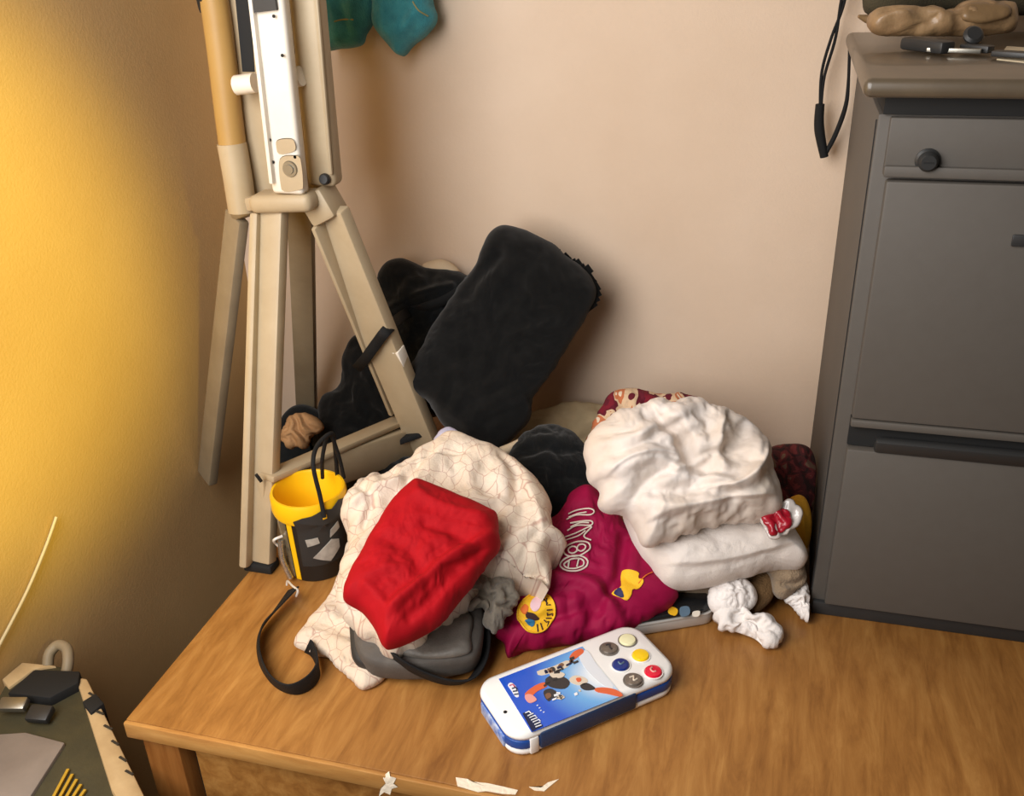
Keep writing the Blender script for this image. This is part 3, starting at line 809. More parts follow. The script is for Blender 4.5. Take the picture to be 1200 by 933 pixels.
blob('cream_cap', [(494, 312), (504, 306), (518, 304), (532, 310), (540, 322), (532, 340), (510, 340), (498, 328)], (yp(516, 322, 1.51), *plane_at((516, 322), 0, 60)[1:]), 0.02, 0.02, 0.02, m_cream, seg=80, rings=14, seed=15, label='cream cloth peeking over the black jackets by the wall', cat='cloth')

rb = root('rolled_bundle', tb(575, 540, 0), 'large rolled black cloth bundle leaning up against the wall', 'bundle')
pl = (yp(585, 410, 1.375), *plane_at((585, 410), 0, 64)[1:])
A0 = [(556, 312), (566, 292), (576, 276), (590, 268), (612, 271), (640, 284), (664, 302), (682, 315), (694, 330), (698, 346), (690, 366), (664, 408), (644, 440), (626, 466), (622, 486), (606, 508), (584, 527), (562, 525), (536, 514), (516, 494), (502, 472), (486, 463), (476, 459), (468, 453), (471, 446), (478, 434), (492, 412), (512, 376), (532, 346), (546, 326)]
blob('roll', A0, pl, 0.068, 0.055, 0.075, m_black, rb, folds=[(0.010, 60, 0.09, 0.6), (0.006, 140, 0.05, 1.0)], creases=[([(548, 350), (560, 330), (585, 305)], 0.010, -0.012), ([(470, 452), (510, 470), (560, 500)], 0.012, 0.010), ([(620, 470), (590, 480), (560, 500)], 0.01, -0.008)], fine=(0.004, 30), seed=16, seg=220, N=110, crum=0.05, power=2.8)
# frayed ruffle along the open end of the roll
pr = [(640, 292), (660, 304), (676, 314), (684, 318), (690, 330), (696, 342), (692, 358)]
rng = random.Random(4)
for i, q in enumerate(catmull(pr, 15)):
    a = hit_plane((pl[0] + pl[1] * 0.018, *pl[1:]), q[0] - 6, q[1] + 4); b = hit_plane((pl[0] + pl[1] * 0.022, *pl[1:]), q[0] + rng.uniform(2, 7), q[1] + rng.uniform(-7, -1))
    ribbon('ruffle', [a, (a + b) / 2 + pl[1] * 0.004, b], [(1, 0.3 * rng.random(), -0.8), (1, 0, -1), (1, 0.2, -0.7)], 0.015, 0.004, m_black, rb, n=6, clamp=False)

blob('black_fill_cloth', [(392, 584), (408, 566), (432, 552), (456, 542), (480, 538), (500, 546), (490, 566), (460, 582), (425, 594)], (tb(445, 566, 0.02), *plane_at((445, 566), 0, 15)[1:]), 0.018, 0.02, 0.03, m_black, drop=True, folds=[(0.008, 60, 0.04, 1.0)], seg=90, N=56, crum=0.1, seed=43, label='black cloth added to darken the table under the stand brace', cat='scarf')  # added black cloth; its colour stands in for the dark under the brace

# ================================================================== BACK OF THE HEAP
pl = (tb(655, 510, 0.03), *plane_at((655, 510), 0, 40)[1:])
blob('khaki_cloth', [(596, 520), (606, 498), (626, 484), (655, 476), (690, 474), (722, 480), (740, 500), (730, 530), (700, 545), (650, 545), (610, 540)], pl, 0.02, 0.03, 0.05, m_khaki, drop=True, folds=[(0.014, 70, 0.05, 1.0)], seed=17, crum=0.09, seg=120, rings=24, label='khaki cloth lying at the foot of the wall behind the heap', cat='cloth')
tube_o = tube('twisted_rag', [tb(588, 530, 0.10), tb(600, 524, 0.105), tb(612, 517, 0.11)], [0.009, 0.0075, 0.006], m_cream, seg=10)
props(tube_o, 'twisted cream rag end between black roll and black ball of cloth', 'rag')
pl = (tb(740, 520, 0.10), *plane_at((740, 520), 0, 45)[1:])
blob('print_scarf', [(690, 520), (696, 496), (706, 474), (718, 460), (742, 456), (772, 462), (800, 462), (826, 474), (830, 500), (780, 530), (730, 545), (700, 540)], pl, 0.025, 0.04, 0.04, m_scarf, drop=True, folds=[(0.012, 50, 0.05, 1.0)], fine=(0.006, 30), seed=18, crum=0.09, label='maroon and cream printed scarf peeking out behind the white garment', cat='scarf')
pl = (tb(645, 570, 0.075), *plane_at((645, 570), 0, 40)[1:])
blob('black_cloth_ball', [(596, 545), (604, 522), (620, 508), (644, 502), (668, 508), (686, 526), (696, 556), (690, 586), (672, 610), (640, 612), (612, 590), (600, 566)], pl, 0.045, 0.04, 0.07, m_black2, drop=True, folds=[(0.010, 100, 0.07, 0.9)], fine=(0.008, 20), seed=19, crum=0.09, label='black balled up cloth between patterned cloth and white garment', cat='cloth')

# ================================================================== MAROON JERSEY
pl = (tb(690, 700, 0.042), *plane_at((690, 700), 0, 24)[1:])
js = root('maroon_jersey', tb(690, 700, 0), 'maroon jersey with outlined lettering and yellow badges in the heap', 'jersey')
jb = blob('jersey_body', [(672, 580), (694, 576), (720, 600), (744, 632), (768, 664), (790, 690), (790, 704), (762, 722), (722, 738), (682, 748), (646, 755), (622, 760), (604, 764), (597, 769), (592, 752), (583, 742), (590, 722), (600, 694), (614, 670), (634, 640), (650, 610)], pl, 0.032, 0.04, 0.05, m_maroon, js, drop=True, folds=[(0.010, 130, 0.06, 0.9), (0.006, 35, 0.04, 1.0)], creases=[([(650, 690), (690, 700), (720, 730)], 0.008, 0.008), ([(730, 640), (720, 690), (690, 735)], 0.008, -0.009), ([(600, 735), (640, 735), (690, 720)], 0.007, -0.006)], seed=20, seg=220, N=120, crum=0.09, iters=100)
bj = bvh_of(jb)
def jhit(off):
    def f(x, y):
        return on_surface(bj, x, y, off)[0]
    return f
m_badge_y = mat('badge_yellow', (246, 190, 30), 0.7, bump=(900, 0.3))
m_badge_d = mat('badge_thread_dark', (60, 30, 30), 0.8)
m_badge_p = mat('badge_pink', (240, 200, 206), 0.7)
m_badge_b = mat('badge_blue', (40, 110, 150), 0.7)
m_badge_n = mat('badge_navy', (26, 28, 80), 0.7)
m_badge_o = mat('badge_orange', (226, 110, 30), 0.7)
th = np.linspace(0, 2 * np.pi, 22, endpoint=False)
bdg = patch('badge', [(629 + 21.5 * math.cos(a) - 2.5 * math.sin(a), 718.5 + 22.5 * math.sin(a)) for a in th], jhit(0.002), m_badge_y, js, n=48, rings=8)
tube('badge_rim', [jhit(0.0028)(629 + 21.5 * math.cos(a) - 2.5 * math.sin(a), 718.5 + 22.5 * math.sin(a)) for a in list(th) + [0.0]], 0.0011, m_badge_y, bdg, seg=6, n=80)
for nm, pts, mm in (('badge_patch', [(622, 708), (628, 701), (634, 702), (633, 711), (628, 716), (623, 714)], m_badge_p),
                    ('badge_patch', [(615, 728), (620, 724), (626, 727), (625, 734), (619, 734)], m_badge_b),
                    ('badge_patch', [(611, 715), (616, 709), (620, 713), (616, 719)], m_badge_o),
                    ('badge_patch', [(618, 717), (627, 719), (631, 724), (625, 726), (617, 722)], m_badge_d)):
    patch(nm, pts, jhit(0.003), mm, bdg, n=20, rings=3)
for pts in ([(636, 703), (641, 708)], [(641, 704), (640, 710), (645, 709)], [(640, 714), (647, 713)], [(640, 717), (640, 720), (647, 718), (647, 721)], [(639, 724), (646, 726)], [(637, 728), (640, 731), (643, 730), (641, 735)], [(633, 732), (635, 738)], [(629, 733), (630, 740)]):
    tube('badge_letter', [jhit(0.0032)(*p) for p in pts], 0.0009, m_badge_d, bdg, seg=5, smooth=False)
em = patch('emblem', [(730, 670), (738, 668), (748, 672), (748, 678), (754, 680), (752, 686), (747, 691), (741, 691), (739, 698), (734, 703), (727, 700), (718, 697), (722, 692), (728, 688), (728, 678)], jhit(0.002), m_badge_y, js, n=44, rings=6)
patch('emblem_corner', [(721, 696), (727, 690), (731, 698), (728, 700)], jhit(0.003), m_badge_n, em, n=16, rings=3)
tube('emblem_thread', [jhit(0.002)(*p) for p in ((748, 684), (756, 676), (764, 672))], 0.0008, m_badge_o, em, seg=5)
# outlined lettering running up the jersey
m_outline = mat('lettering_outline', (214, 204, 190), 0.7)
def ell(cx, cy, rx, ry, rot=0.0, n=18):
    r = math.radians(rot)
    return [(cx + rx * math.cos(a) * math.cos(r) - ry * math.sin(a) * math.sin(r), cy + rx * math.cos(a) * math.sin(r) + ry * math.sin(a) * math.cos(r)) for a in np.linspace(0, 2 * np.pi, n)]
LET = [ell(673, 661, 16.5, 9.5, -8), ell(673, 661, 12, 6.2, -8), [(667, 656), (666, 666)], [(677, 655), (676, 665)],
       ell(676, 644, 15.5, 7.6, -14), ell(671, 645, 5, 3.6, -14), ell(681, 642.5, 5, 3.6, -14),
       [(662, 630), (674, 626), (693, 617), (684, 629), (693, 634)], [(664, 634), (678, 629), (686, 622)],
       [(664, 622), (676, 616), (692, 616), (694, 611), (684, 611), (668, 614)],
       [(664, 610), (676, 605), (692, 604), (696, 600), (690, 597), (676, 599), (666, 603)], [(666, 607), (678, 603), (688, 601)], [(668, 618), (680, 613), (690, 613)]]
for pts in LET:
    q = [jhit(0.0018)(*p) for p in pts]
    if any(v is None for v in q): continue
    tube('lettering', q, 0.0011, m_outline, js, seg=5)

# ================================================================== WHITE GARMENTS ON THE RIGHT
pl = (tb(840, 690, 0.055), *plane_at((840, 690), 0, 40)[1:])
blob('white_towel', [(730, 596), (760, 600), (820, 590), (880, 585), (912, 600), (930, 626), (943, 652), (936, 666), (905, 668), (870, 678), (835, 687), (800, 691), (778, 687), (764, 668), (750, 650), (738, 625)], pl, 0.05, 0.05, 0.055, m_towel, folds=[(0.006, 80, 0.06, 0.6)], fine=(0.0015, 30), creases=[([(760, 645), (820, 630), (900, 620)], 0.014, -0.008)], seed=21, seg=220, N=110, crum=0.025, laps=[([(765, 668), (820, 668), (880, 656), (930, 640)], 0.03, 0.006)], xmax=CX - 0.004, power=2.3, label='white folded towelling under the crumpled white garment', cat='towel')
pl = (tb(800, 640, 0.125), *plane_at((800, 640), 0, 48)[1:])
blob('white_garment', [(688, 548), (686, 528), (694, 508), (712, 492), (740, 480), (776, 473), (812, 472), (846, 482), (872, 496), (892, 518), (904, 548), (912, 580), (908, 602), (888, 612), (850, 614), (815, 622), (784, 632), (758, 638), (746, 624), (734, 606), (714, 600), (704, 592), (702, 575), (692, 565)], pl, 0.055, 0.06, 0.06, m_white, creases=[
    ([(770, 505), (790, 520), (800, 545), (815, 560)], 0.010, -0.020), ([(745, 520), (765, 510), (790, 500)], 0.008, 0.008), ([(815, 565), (845, 575), (870, 560), (880, 530)], 0.009, 0.014),
    ([(760, 585), (800, 580), (845, 590)], 0.008, -0.008), ([(720, 560), (760, 545), (780, 555)], 0.009, 0.010), ([(820, 545), (850, 530), (865, 505)], 0.009, -0.012),
    ([(770, 600), (830, 600), (880, 590)], 0.007, 0.008), ([(735, 600), (750, 575), (775, 560)], 0.007, -0.008), ([(785, 560), (820, 545)], 0.005, 0.008), ([(840, 505), (830, 535), (835, 555)], 0.007, 0.010)],
    folds=[(0.009, 40, 0.07, 1.1), (0.007, 120, 0.045, 1.1)], fine=(0.003, 40), laps=[([(735, 622), (780, 604), (840, 592), (905, 584)], 0.03, 0.010), ([(698, 575), (730, 548), (772, 540), (800, 552)], 0.02, 0.009), ([(890, 515), (878, 552), (846, 578), (800, 582)], 0.02, 0.010), ([(760, 480), (776, 505), (800, 520)], 0.02, 0.008), ([(850, 488), (838, 515), (842, 540)], 0.018, -0.008)], crum=0.09, iters=120, seed=22, seg=240, N=120, xmax=CX - 0.004, power=2.2, label='crumpled white cotton garment on top of the folded white towelling', cat='garment')
sc = root('red_sachet', tb(915, 640, 0.1), 'small shiny red sachet with clear edges beside the white garment', 'sachet')
pl = (tb(912, 615, 0.135), *plane_at((912, 615), 0, 50)[1:]); pl = (pl[0] - FW * 0.03, *pl[1:])
blob('film', [(892, 606), (900, 597), (914, 592), (926, 588), (936, 598), (934, 612), (922, 624), (906, 630), (898, 622)], pl, 0.003, 0.003, 0.006, m_clearfilm, sc, folds=[(0.006, 40, 0.02, 1.0)], seg=70, N=40, crum=0.2, xmax=CX - 0.003, seed=23)
pl = (pl[0] + pl[1] * 0.005, *pl[1:])
blob('red_filling', [(894, 607), (902, 601), (913, 597), (924, 600), (926, 612), (921, 620), (905, 626), (899, 618)], pl, 0.003, 0.002, 0.005, m_red_pl, sc, folds=[(0.006, 60, 0.02, 1.0)], seg=60, N=40, crum=0.2, xmax=CX - 0.003, seed=24)

XM = CX - 0.003
blob('taupe_sleeve', [(890, 655), (910, 646), (930, 646), (940, 660), (943, 680), (932, 692), (918, 700), (908, 694), (902, 676)], (tb(928, 690, 0.035), *plane_at((928, 690), 0, 50)[1:]), 0.022, 0.03, 0.03, m_taupe, creases=[([(914, 684), (930, 684), (946, 672)], 0.004, -0.008), ([(914, 692), (932, 690), (948, 680)], 0.004, 0.005)], seg=90, rings=20, xmax=XM, seed=25, crum=0.09, label='taupe knitted sleeve poking out beside the cabinet base', cat='sleeve', fine=(0.003, 40))
blob('white_sock', [(922, 702), (934, 692), (943, 686), (948, 698), (951, 714), (948, 726), (940, 723), (930, 712)], (tb(938, 716, 0.014), *plane_at((942, 716), 0, 25)[1:]), 0.014, 0.014, 0.018, m_sock, folds=[(0.004, 120, 0.02, 0.8)], seg=80, N=64, xmax=XM, seed=26, crum=0.2, label='white sock toe next to the cabinet corner', cat='sock')
blob('white_sock', [(832, 690), (846, 680), (866, 676), (882, 688), (887, 704), (876, 716), (856, 722), (838, 718), (830, 706)], (tb(858, 712, 0.03), *plane_at((858, 712), 0, 35)[1:]), 0.022, 0.03, 0.03, m_sock, folds=[(0.008, 150, 0.03, 1.0)], fine=(0.004, 40), seg=100, N=76, seed=27, crum=0.24, label='white sock bunched up under the front of the folded towelling', cat='sock')
blob('white_sock', [(842, 722), (856, 716), (878, 720), (898, 724), (912, 736), (915, 746), (910, 756), (896, 756), (884, 747), (866, 740), (848, 735)], (tb(880, 738, 0.014), *plane_at((880, 738), 0, 15)[1:]), 0.016, 0.014, 0.02, m_sock, folds=[(0.006, 60, 0.025, 1.0)], fine=(0.003, 50), seg=110, N=80, seed=28, crum=0.24, label='limp white sock lying flat on the table with its toe forward', cat='sock')
blob('brown_knit', [(872, 690), (882, 676), (900, 668), (910, 680), (906, 700), (896, 712), (884, 718), (880, 704)], (tb(892, 706, 0.02), *plane_at((892, 706), 0, 30)[1:]), 0.015, 0.02, 0.025, m_brownknit, seg=80, rings=16, seed=29, folds=[(0.006, 60, 0.03, 1.0)], label='brown knitted scrap between the white socks and the taupe sleeve', cat='knitwear')
blob('mustard_cloth', [(926, 590), (934, 580), (944, 584), (950, 600), (951, 622), (946, 642), (938, 646), (930, 630)], (tb(940, 640, 0.07), *plane_at((940, 640), 0, 62)[1:]), 0.012, 0.03, 0.02, m_yellowcloth, folds=[(0.008, 20, 0.025, 1.0)], seg=80, rings=16, xmax=XM, seed=30, label='mustard yellow cloth squeezed between heap and cabinet side', cat='cloth')
blob('red_print_cloth', [(880, 550), (900, 526), (926, 520), (950, 526), (958, 560), (954, 594), (932, 600), (900, 596)], (tb(930, 590, 0.09), *plane_at((930, 590), 0, 50)[1:]), 0.02, 0.05, 0.03, m_redprint, drop=True, folds=[(0.010, 20, 0.035, 1.0)], seg=100, rings=18, xmax=XM, seed=31, label='dark red printed cloth in the shade between heap and cabinet', cat='cloth')  # real cloth, enlarged so its dark colour covers the shadowed strip beside the cabinet
# padding garment that fills the core of the right heap
blob('grey_sweater', [(730, 640), (760, 560), (830, 540), (900, 560), (935, 610), (930, 660), (900, 690), (850, 700), (800, 700), (760, 690)], (tb(840, 660, 0.035), *plane_at((840, 660), 0, 18)[1:]), 0.03, 0.03, 0.05, m_taupe, drop=True, seg=110, rings=20, xmax=XM, seed=32, label='taupe sweater lying flat underneath the white towelling', cat='sweater')

# black and silver tin
tn = root('pencil_tin', tb(790, 725, 0), 'black and silver tin case with small stickers under the jersey', 'tin')
def rrect(L, W, r, n=6):
    out = []
    for cx, cy, a in ((L / 2 - r, W / 2 - r, 0), (-L / 2 + r, W / 2 - r, 90), (-L / 2 + r, -W / 2 + r, 180), (L / 2 - r, -W / 2 + r, 270)):
        for k in range(n + 1):
            t = math.radians(a + 90 * k / n); out.append((cx + r * math.cos(t), cy + r * math.sin(t)))
    return out
def slab(name, L, W, r, z0, z1, cen, ang, m, parent, bev=0.003, n=6, inset=0.0):
    """rounded-corner slab with rounded rims, turned by ang about z"""
    zs = [(z0, bev), (z0 + bev * 0.3, bev * 0.3), (z0 + bev, 0), (z1 - bev, 0), (z1 - bev * 0.3, bev * 0.3), (z1, bev)]
    V = []; F = []
    ca, sa = math.cos(ang), math.sin(ang)
    for z, ins in zs:
        for x, y in rrect(L - 2 * ins, W - 2 * ins, max(r - ins, 0.0005), n):
            V.append((cen[0] + x * ca - y * sa, cen[1] + x * sa + y * ca, z))
    k = 4 * (n + 1)
    for j in range(len(zs) - 1):
        for i in range(k): F.append([j * k + i, j * k + (i + 1) % k, (j + 1) * k + (i + 1) % k, (j + 1) * k + i])
    F.append(list(range(k))[::-1]); F.append([(len(zs) - 1) * k + i for i in range(k)])
    return mk(name, V, F, m, parent, sharp=50)
tc0 = tb(776, 716, 0.0); ta = math.radians(27)
slab('tin_base', 0.125, 0.085, 0.02, 0.0008, 0.018, tc0, ta, mat('tin_silver', (196, 192, 186), 0.35, metal=0.35), tn)
lid = slab('tin_lid', 0.121, 0.081, 0.019, 0.0185, 0.026, tc0, ta, mat('tin_black', (24, 26, 28), 0.25, coat=0.4), tn)
slab('tin_rim', 0.1255, 0.0855, 0.02, 0.0165, 0.0195, tc0, ta, MATS['tin_silver'], tn, bev=0.0008)
for pts, mm in (([(786, 711), (794, 714), (792, 721), (783, 718)], m_badge_y), ([(797, 712), (807, 711), (808, 720), (798, 722)], mat('sticker_blue', (96, 120, 140), 0.5)), ([(812, 717), (820, 716), (819, 722), (812, 722)], m_white_pl)):
    patch('sticker', pts, lambda x, y: tb(x, y, 0.0265), mm, lid, n=16, rings=2)

# ================================================================== PATTERNED WHITE CLOTH, GREY BAG, RED POUCH
pc = root('patterned_cloth', tb(500, 680, 0), 'off white cloth printed with fine reddish crackle lines under the red pouch', 'cloth')
pl = (tb(500, 690, 0.092), *plane_at((500, 690), 0, 26)[1:])
pcb = blob('drape', [(404, 604), (410, 582), (430, 566), (456, 556), (480, 540), (506, 524), (528, 514), (556, 520), (584, 530), (606, 544), (626, 566), (640, 592), (647, 618), (660, 636), (646, 650), (643, 676), (640, 690), (632, 680), (600, 678), (566, 690), (530, 720), (490, 750), (450, 760), (404, 720), (400, 680), (406, 650), (408, 622)], pl, 0.032, 0.05, 0.035, m_crackle, pc, drop=True, center=(510, 630), skirt=0.8, folds=[(0.016, 60, 0.08, 0.9), (0.008, 150, 0.05, 1.0)], laps=[([(600, 560), (622, 600), (632, 650)], 0.02, 0.008), ([(470, 560), (500, 548), (560, 545)], 0.02, -0.007)], fine=(0.004, 35), creases=[([(590, 545), (605, 570), (600, 600)], 0.008, -0.010), ([(410, 610), (440, 590), (470, 580)], 0.008, 0.010), ([(420, 575), (440, 600), (430, 630)], 0.006, -0.009)], seed=33, seg=240, N=120, crum=0.10, iters=100)
pl = (tb(400, 740, 0.022), *plane_at((400, 740), 0, 12)[1:])
blob('trailing_end', [(402, 655), (412, 640), (440, 660), (470, 700), (470, 760), (452, 792), (428, 806), (412, 796), (394, 780), (380, 768), (362, 763), (348, 754), (356, 738), (372, 718), (386, 698), (396, 676)], pl, 0.013, 0.02, 0.018, m_crackle, pc, drop=True, folds=[(0.008, 70, 0.045, 1.0)], fine=(0.003, 40), seed=34, seg=180, N=90, crum=0.09)
pl = (tb(428, 600, 0.10), *plane_at((428, 600), 0, 35)[1:])
blob('bunched_corner', [(404, 604), (408, 584), (420, 570), (440, 562), (458, 566), (466, 580), (458, 600), (440, 612), (418, 618)], pl, 0.02, 0.02, 0.025, m_crackle, pc, folds=[(0.012, 30, 0.03, 1.2)], fine=(0.005, 50), seed=35, seg=110, N=60, crum=0.2)
blob('lilac_cloth', [(508, 522), (514, 508), (526, 502), (540, 508), (560, 518), (576, 530), (560, 542), (530, 540), (512, 534)], (tb(535, 535, 0.125), *plane_at((535, 535), 0, 45)[1:]), 0.014, 0.02, 0.02, m_lilac, folds=[(0.008, 60, 0.03, 1.0)], seg=90, rings=18, seed=36, crum=0.09, label='pale lilac cloth tip under the black roll', cat='cloth')

gb = root('shoulder_bag', tb(490, 760, 0), 'small grey shoulder bag with black strap under the red pouch', 'bag')
pl = (tb(490, 755, 0.045), *plane_at((490, 755), 0, 12)[1:])
body = blob('bag_body', [(414, 700), (440, 684), (500, 676), (548, 690), (566, 712), (566, 750), (556, 772), (530, 780), (495, 784), (460, 784), (430, 778), (416, 756)], pl, 0.012, 0.035, 0.022, m_grey_bag, gb, drop=False, fine=(0.004, 25), folds=[(0.004, 20, 0.05, 0.8)], seed=37, power=3)
pl = (tb(428, 748, 0.042), *plane_at((428, 748), 0, 25)[1:])
blob('bag_gusset', [(410, 716), (414, 704), (426, 706), (440, 736), (470, 768), (480, 780), (458, 786), (430, 784), (414, 774), (410, 745)], pl, 0.012, 0.03, 0.014, m_bag_trim, gb, seg=100, rings=18, seed=38)
pl = (tb(500, 750, 0.058), *plane_at((500, 750), 0, 12)[1:])
blob('front_pocket', [(432, 728), (450, 722), (520, 716), (552, 720), (552, 745), (548, 766), (500, 772), (460, 764), (440, 748)], pl, 0.006, 0.006, 0.010, m_clear, gb, seg=100, rings=18, seed=39, fine=(0.003, 30))
ribbon('strap', [tb(446, 756, 0.062), tb(470, 776, 0.050), tb(500, 792, 0.030), tb(530, 800, 0.016), tb(553, 795, 0.013), tb(566, 772, 0.020), tb(568, 742, 0.035), tb(560, 718, 0.05), tb(546, 706, 0.06)], [(0.3, -0.5, 1)] * 5 + [(1, -0.3, 0.6)] * 4, 0.021, 0.003, m_web, gb)
blob('grey_scarf', [(538, 696), (546, 682), (564, 672), (586, 676), (600, 684), (602, 702), (594, 722), (580, 738), (570, 728), (566, 712), (552, 712)], (tb(570, 715, 0.072), *plane_at((570, 715), 0, 35)[1:]), 0.02, 0.03, 0.03, m_greycloth, folds=[(0.012, 50, 0.04, 1.0)], fine=(0.004, 40), creases=[([(548, 706), (562, 700), (572, 712)], 0.006, -0.012)], seg=110, N=84, seed=40, crum=0.22, label='grey crumpled cloth between the red pouch and the maroon jersey', cat='cloth')

pl = (tb(495, 690, 0.138), *plane_at((495, 690), 0, 26, -12)[1:])
blob('red_pouch', [(478, 572), (488, 567), (502, 571), (540, 586), (574, 602), (583, 612), (582, 640), (566, 668), (540, 702), (516, 730), (486, 748), (460, 758), (449, 756), (440, 738), (424, 716), (405, 702), (408, 680), (420, 655), (440, 620), (460, 590)], pl, 0.034, 0.03, 0.05, m_red, creases=[([(490, 590), (520, 610), (566, 622)], 0.008, 0.005), ([(575, 640), (530, 668), (490, 700), (460, 725)], 0.007, 0.010), ([(440, 640), (480, 660), (500, 700)], 0.010, -0.004), ([(430, 700), (450, 725), (452, 750)], 0.006, 0.006), ([(500, 630), (530, 640), (560, 660)], 0.008, -0.005), ([(560, 655), (520, 700), (480, 735)], 0.006, -0.006)], folds=[(0.005, 60, 0.06, 0.9)], fine=(0.003, 30), seed=41, seg=220, N=110, crum=0.05, iters=90, power=2.6, label='bright red nylon pouch lying on top of the patterned cloth', cat='pouch')

# ================================================================== YELLOW AND BLACK TUB
bc_ = np.array([-0.606, 1.035, 0.0]); R0 = 0.0495; HB = 0.135
tu = root('yellow_tub', bc_, 'black tub with yellow rim and cord handle beside the stand leg', 'tub')
bodyt = lathe('tub_body', [(0, 0.001), (R0 * 0.90, 0.001), (R0 * 0.93, 0.004), (R0, 0.105), (R0, 0.108), (R0 * 0.96, 0.108)], bc_, mat('tub_black', (26, 25, 24), 0.5, bump=(60, 0.1)), tu)
lathe('rim_band', [(R0 * 0.97, 0.100), (R0 * 1.06, 0.102), (R0 * 1.10, 0.108), (R0 * 1.10, 0.128), (R0 * 1.06, 0.133), (R0 * 1.00, 0.133), (R0 * 0.97, 0.130), (R0 * 0.93, 0.06), (R0 * 0.90, 0.055), (0, 0.055)], bc_, m_yellow_pl, tu)
# ragged black wrap creeping over the rim at the front
def tubpt(a, z, off=0.0):
    r = R0 * (0.93 + 0.07 * min(z / 0.105, 1)) + off + (0.006 if z > 0.101 else 0)
    return bc_ + np.array([r * math.cos(a), r * math.sin(a), z])
AC = math.atan2(-bc_[1], -bc_[0])      # angle facing the viewer
def tub_patch(name, poly, m, par, off=0.0012):
    """poly in (degrees from viewer-facing direction, +right; height)"""
    P2 = np.array(poly, float); c = P2.mean(0)
    o2 = []
    for i in range(len(P2)):
        a, b = P2[i], P2[(i + 1) % len(P2)]
        for t in np.linspace(0, 1, 5, endpoint=False): o2.append(a + (b - a) * t)
    V = [tubpt(AC + math.radians(c[0]), c[1], off)]; n = len(o2); rings = 8
    for k in range(1, rings + 1):
        for q in o2:
            s = c + (q - c) * k / rings; V.append(tubpt(AC + math.radians(s[0]), s[1], off))
    for q in o2: V.append(tubpt(AC + math.radians(q[0]), q[1], off - 0.001))
    F = []
    for j in range(n):
        F.append([0, 1 + j, 1 + (j + 1) % n])
        for k in range(rings): F.append([1 + k * n + j, 1 + (k + 1) * n + j, 1 + (k + 1) * n + (j + 1) % n, 1 + k * n + (j + 1) % n])
    return mk(name, V, F, m, par, sharp=50)
wrap = tub_patch('black_wrap', [(-28, 0.03), (-28, 0.112), (-14, 0.118), (0, 0.120), (16, 0.126), (30, 0.122), (44, 0.130), (60, 0.124), (60, 0.03)], m_bag_trim, tu, 0.0016)
tub_patch('yellow_stripe', [(-46, 0.004), (-47, 0.100), (-37, 0.100), (-36, 0.004)], m_yellow_pl, bodyt)
tub_patch('silver_side', [(-74, 0.006), (-76, 0.100), (-50, 0.100), (-48, 0.006)], mat('tub_clear_side', (120, 108, 84), 0.2, var=((60, 54, 44), 60, 0.8), coat=0.5), bodyt)
for poly in ([(-14, 0.066), (6, 0.070), (4, 0.080), (-16, 0.078)], [(-8, 0.046), (20, 0.034), (40, 0.050), (40, 0.064), (26, 0.070), (10, 0.060)], [(24, 0.074), (44, 0.082), (42, 0.094), (26, 0.086)]):
    tub_patch('label_print', poly, m_label_w, bodyt, 0.003)
tub_patch('wrap_button', [(14, 0.112), (20, 0.112), (20, 0.118), (14, 0.118)], m_yellow_pl, wrap, 0.0035)
h0 = tubpt(AC + math.radians(16), 0.116, 0.004); h1 = tubpt(AC + math.radians(150), 0.128, 0.0)
tube('cord_handle', [h0, h0 + [-0.004, 0.004, 0.03], yp(367, 545, 1.0), yp(372, 522, 1.03), yp(388, 508, 1.06), yp(392, 520, 1.08), tubpt(AC + math.radians(120), 0.130, -0.004)], 0.0032, m_web, tu)
tube('cord_handle', [yp(378, 560, 1.06), yp(378, 535, 1.05), yp(386, 508, 1.06), yp(397, 535, 1.07), yp(403, 560, 1.075)], 0.0030, m_web, tu)
tube('wire_clasp', [tubpt(AC - math.radians(62), 0.075, 0.002), tubpt(AC - math.radians(66), 0.072, 0.014), tubpt(AC - math.radians(72), 0.060, 0.010), tubpt(AC - math.radians(66), 0.05, 0.004)], 0.0022, m_wire, tu, seg=6)
tube('wire_clasp', [tubpt(AC - math.radians(62), 0.070, 0.006), tubpt(AC - math.radians(60), 0.04, 0.010), tubpt(AC - math.radians(52), 0.008, 0.008)], 0.0045, m_silver, tu, seg=8)

# ---- black webbing strap curling over the table
sp = root('webbing_strap', tb(330, 760, 0), 'black webbing strap curling across the table from the yellow tub', 'strap')
sw = 0.026
ribbon('webbing', [tb(344, 690, 0.020), tb(326, 712, 0.016), tb(306, 738, 0.0135), tb(304, 768, 0.0135), tb(318, 796, 0.0135), tb(340, 808, 0.0135), tb(362, 800, 0.014), tb(373, 783, 0.016), tb(367, 763, 0.020), tb(360, 757, 0.024)],
       [(0.8, -0.3, 0.55), (0.75, -0.3, 0.7), (0.5, -0.2, 1), (0.1, -0.1, 1), (-0.1, -0.3, 1), (-0.05, -0.4, 1), (0, -0.2, 1), (0.1, 0, 1), (0.1, 0, 1), (0.2, 0, 1)], sw, 0.0025, m_web, sp, n=90)
tube('wire_hook', [tb(336, 686, 0.012), tb(337, 681, 0.02), tb(343, 687, 0.026), tb(349, 692, 0.026), tb(347, 699, 0.018)], 0.0016, m_wire, sp, seg=6)

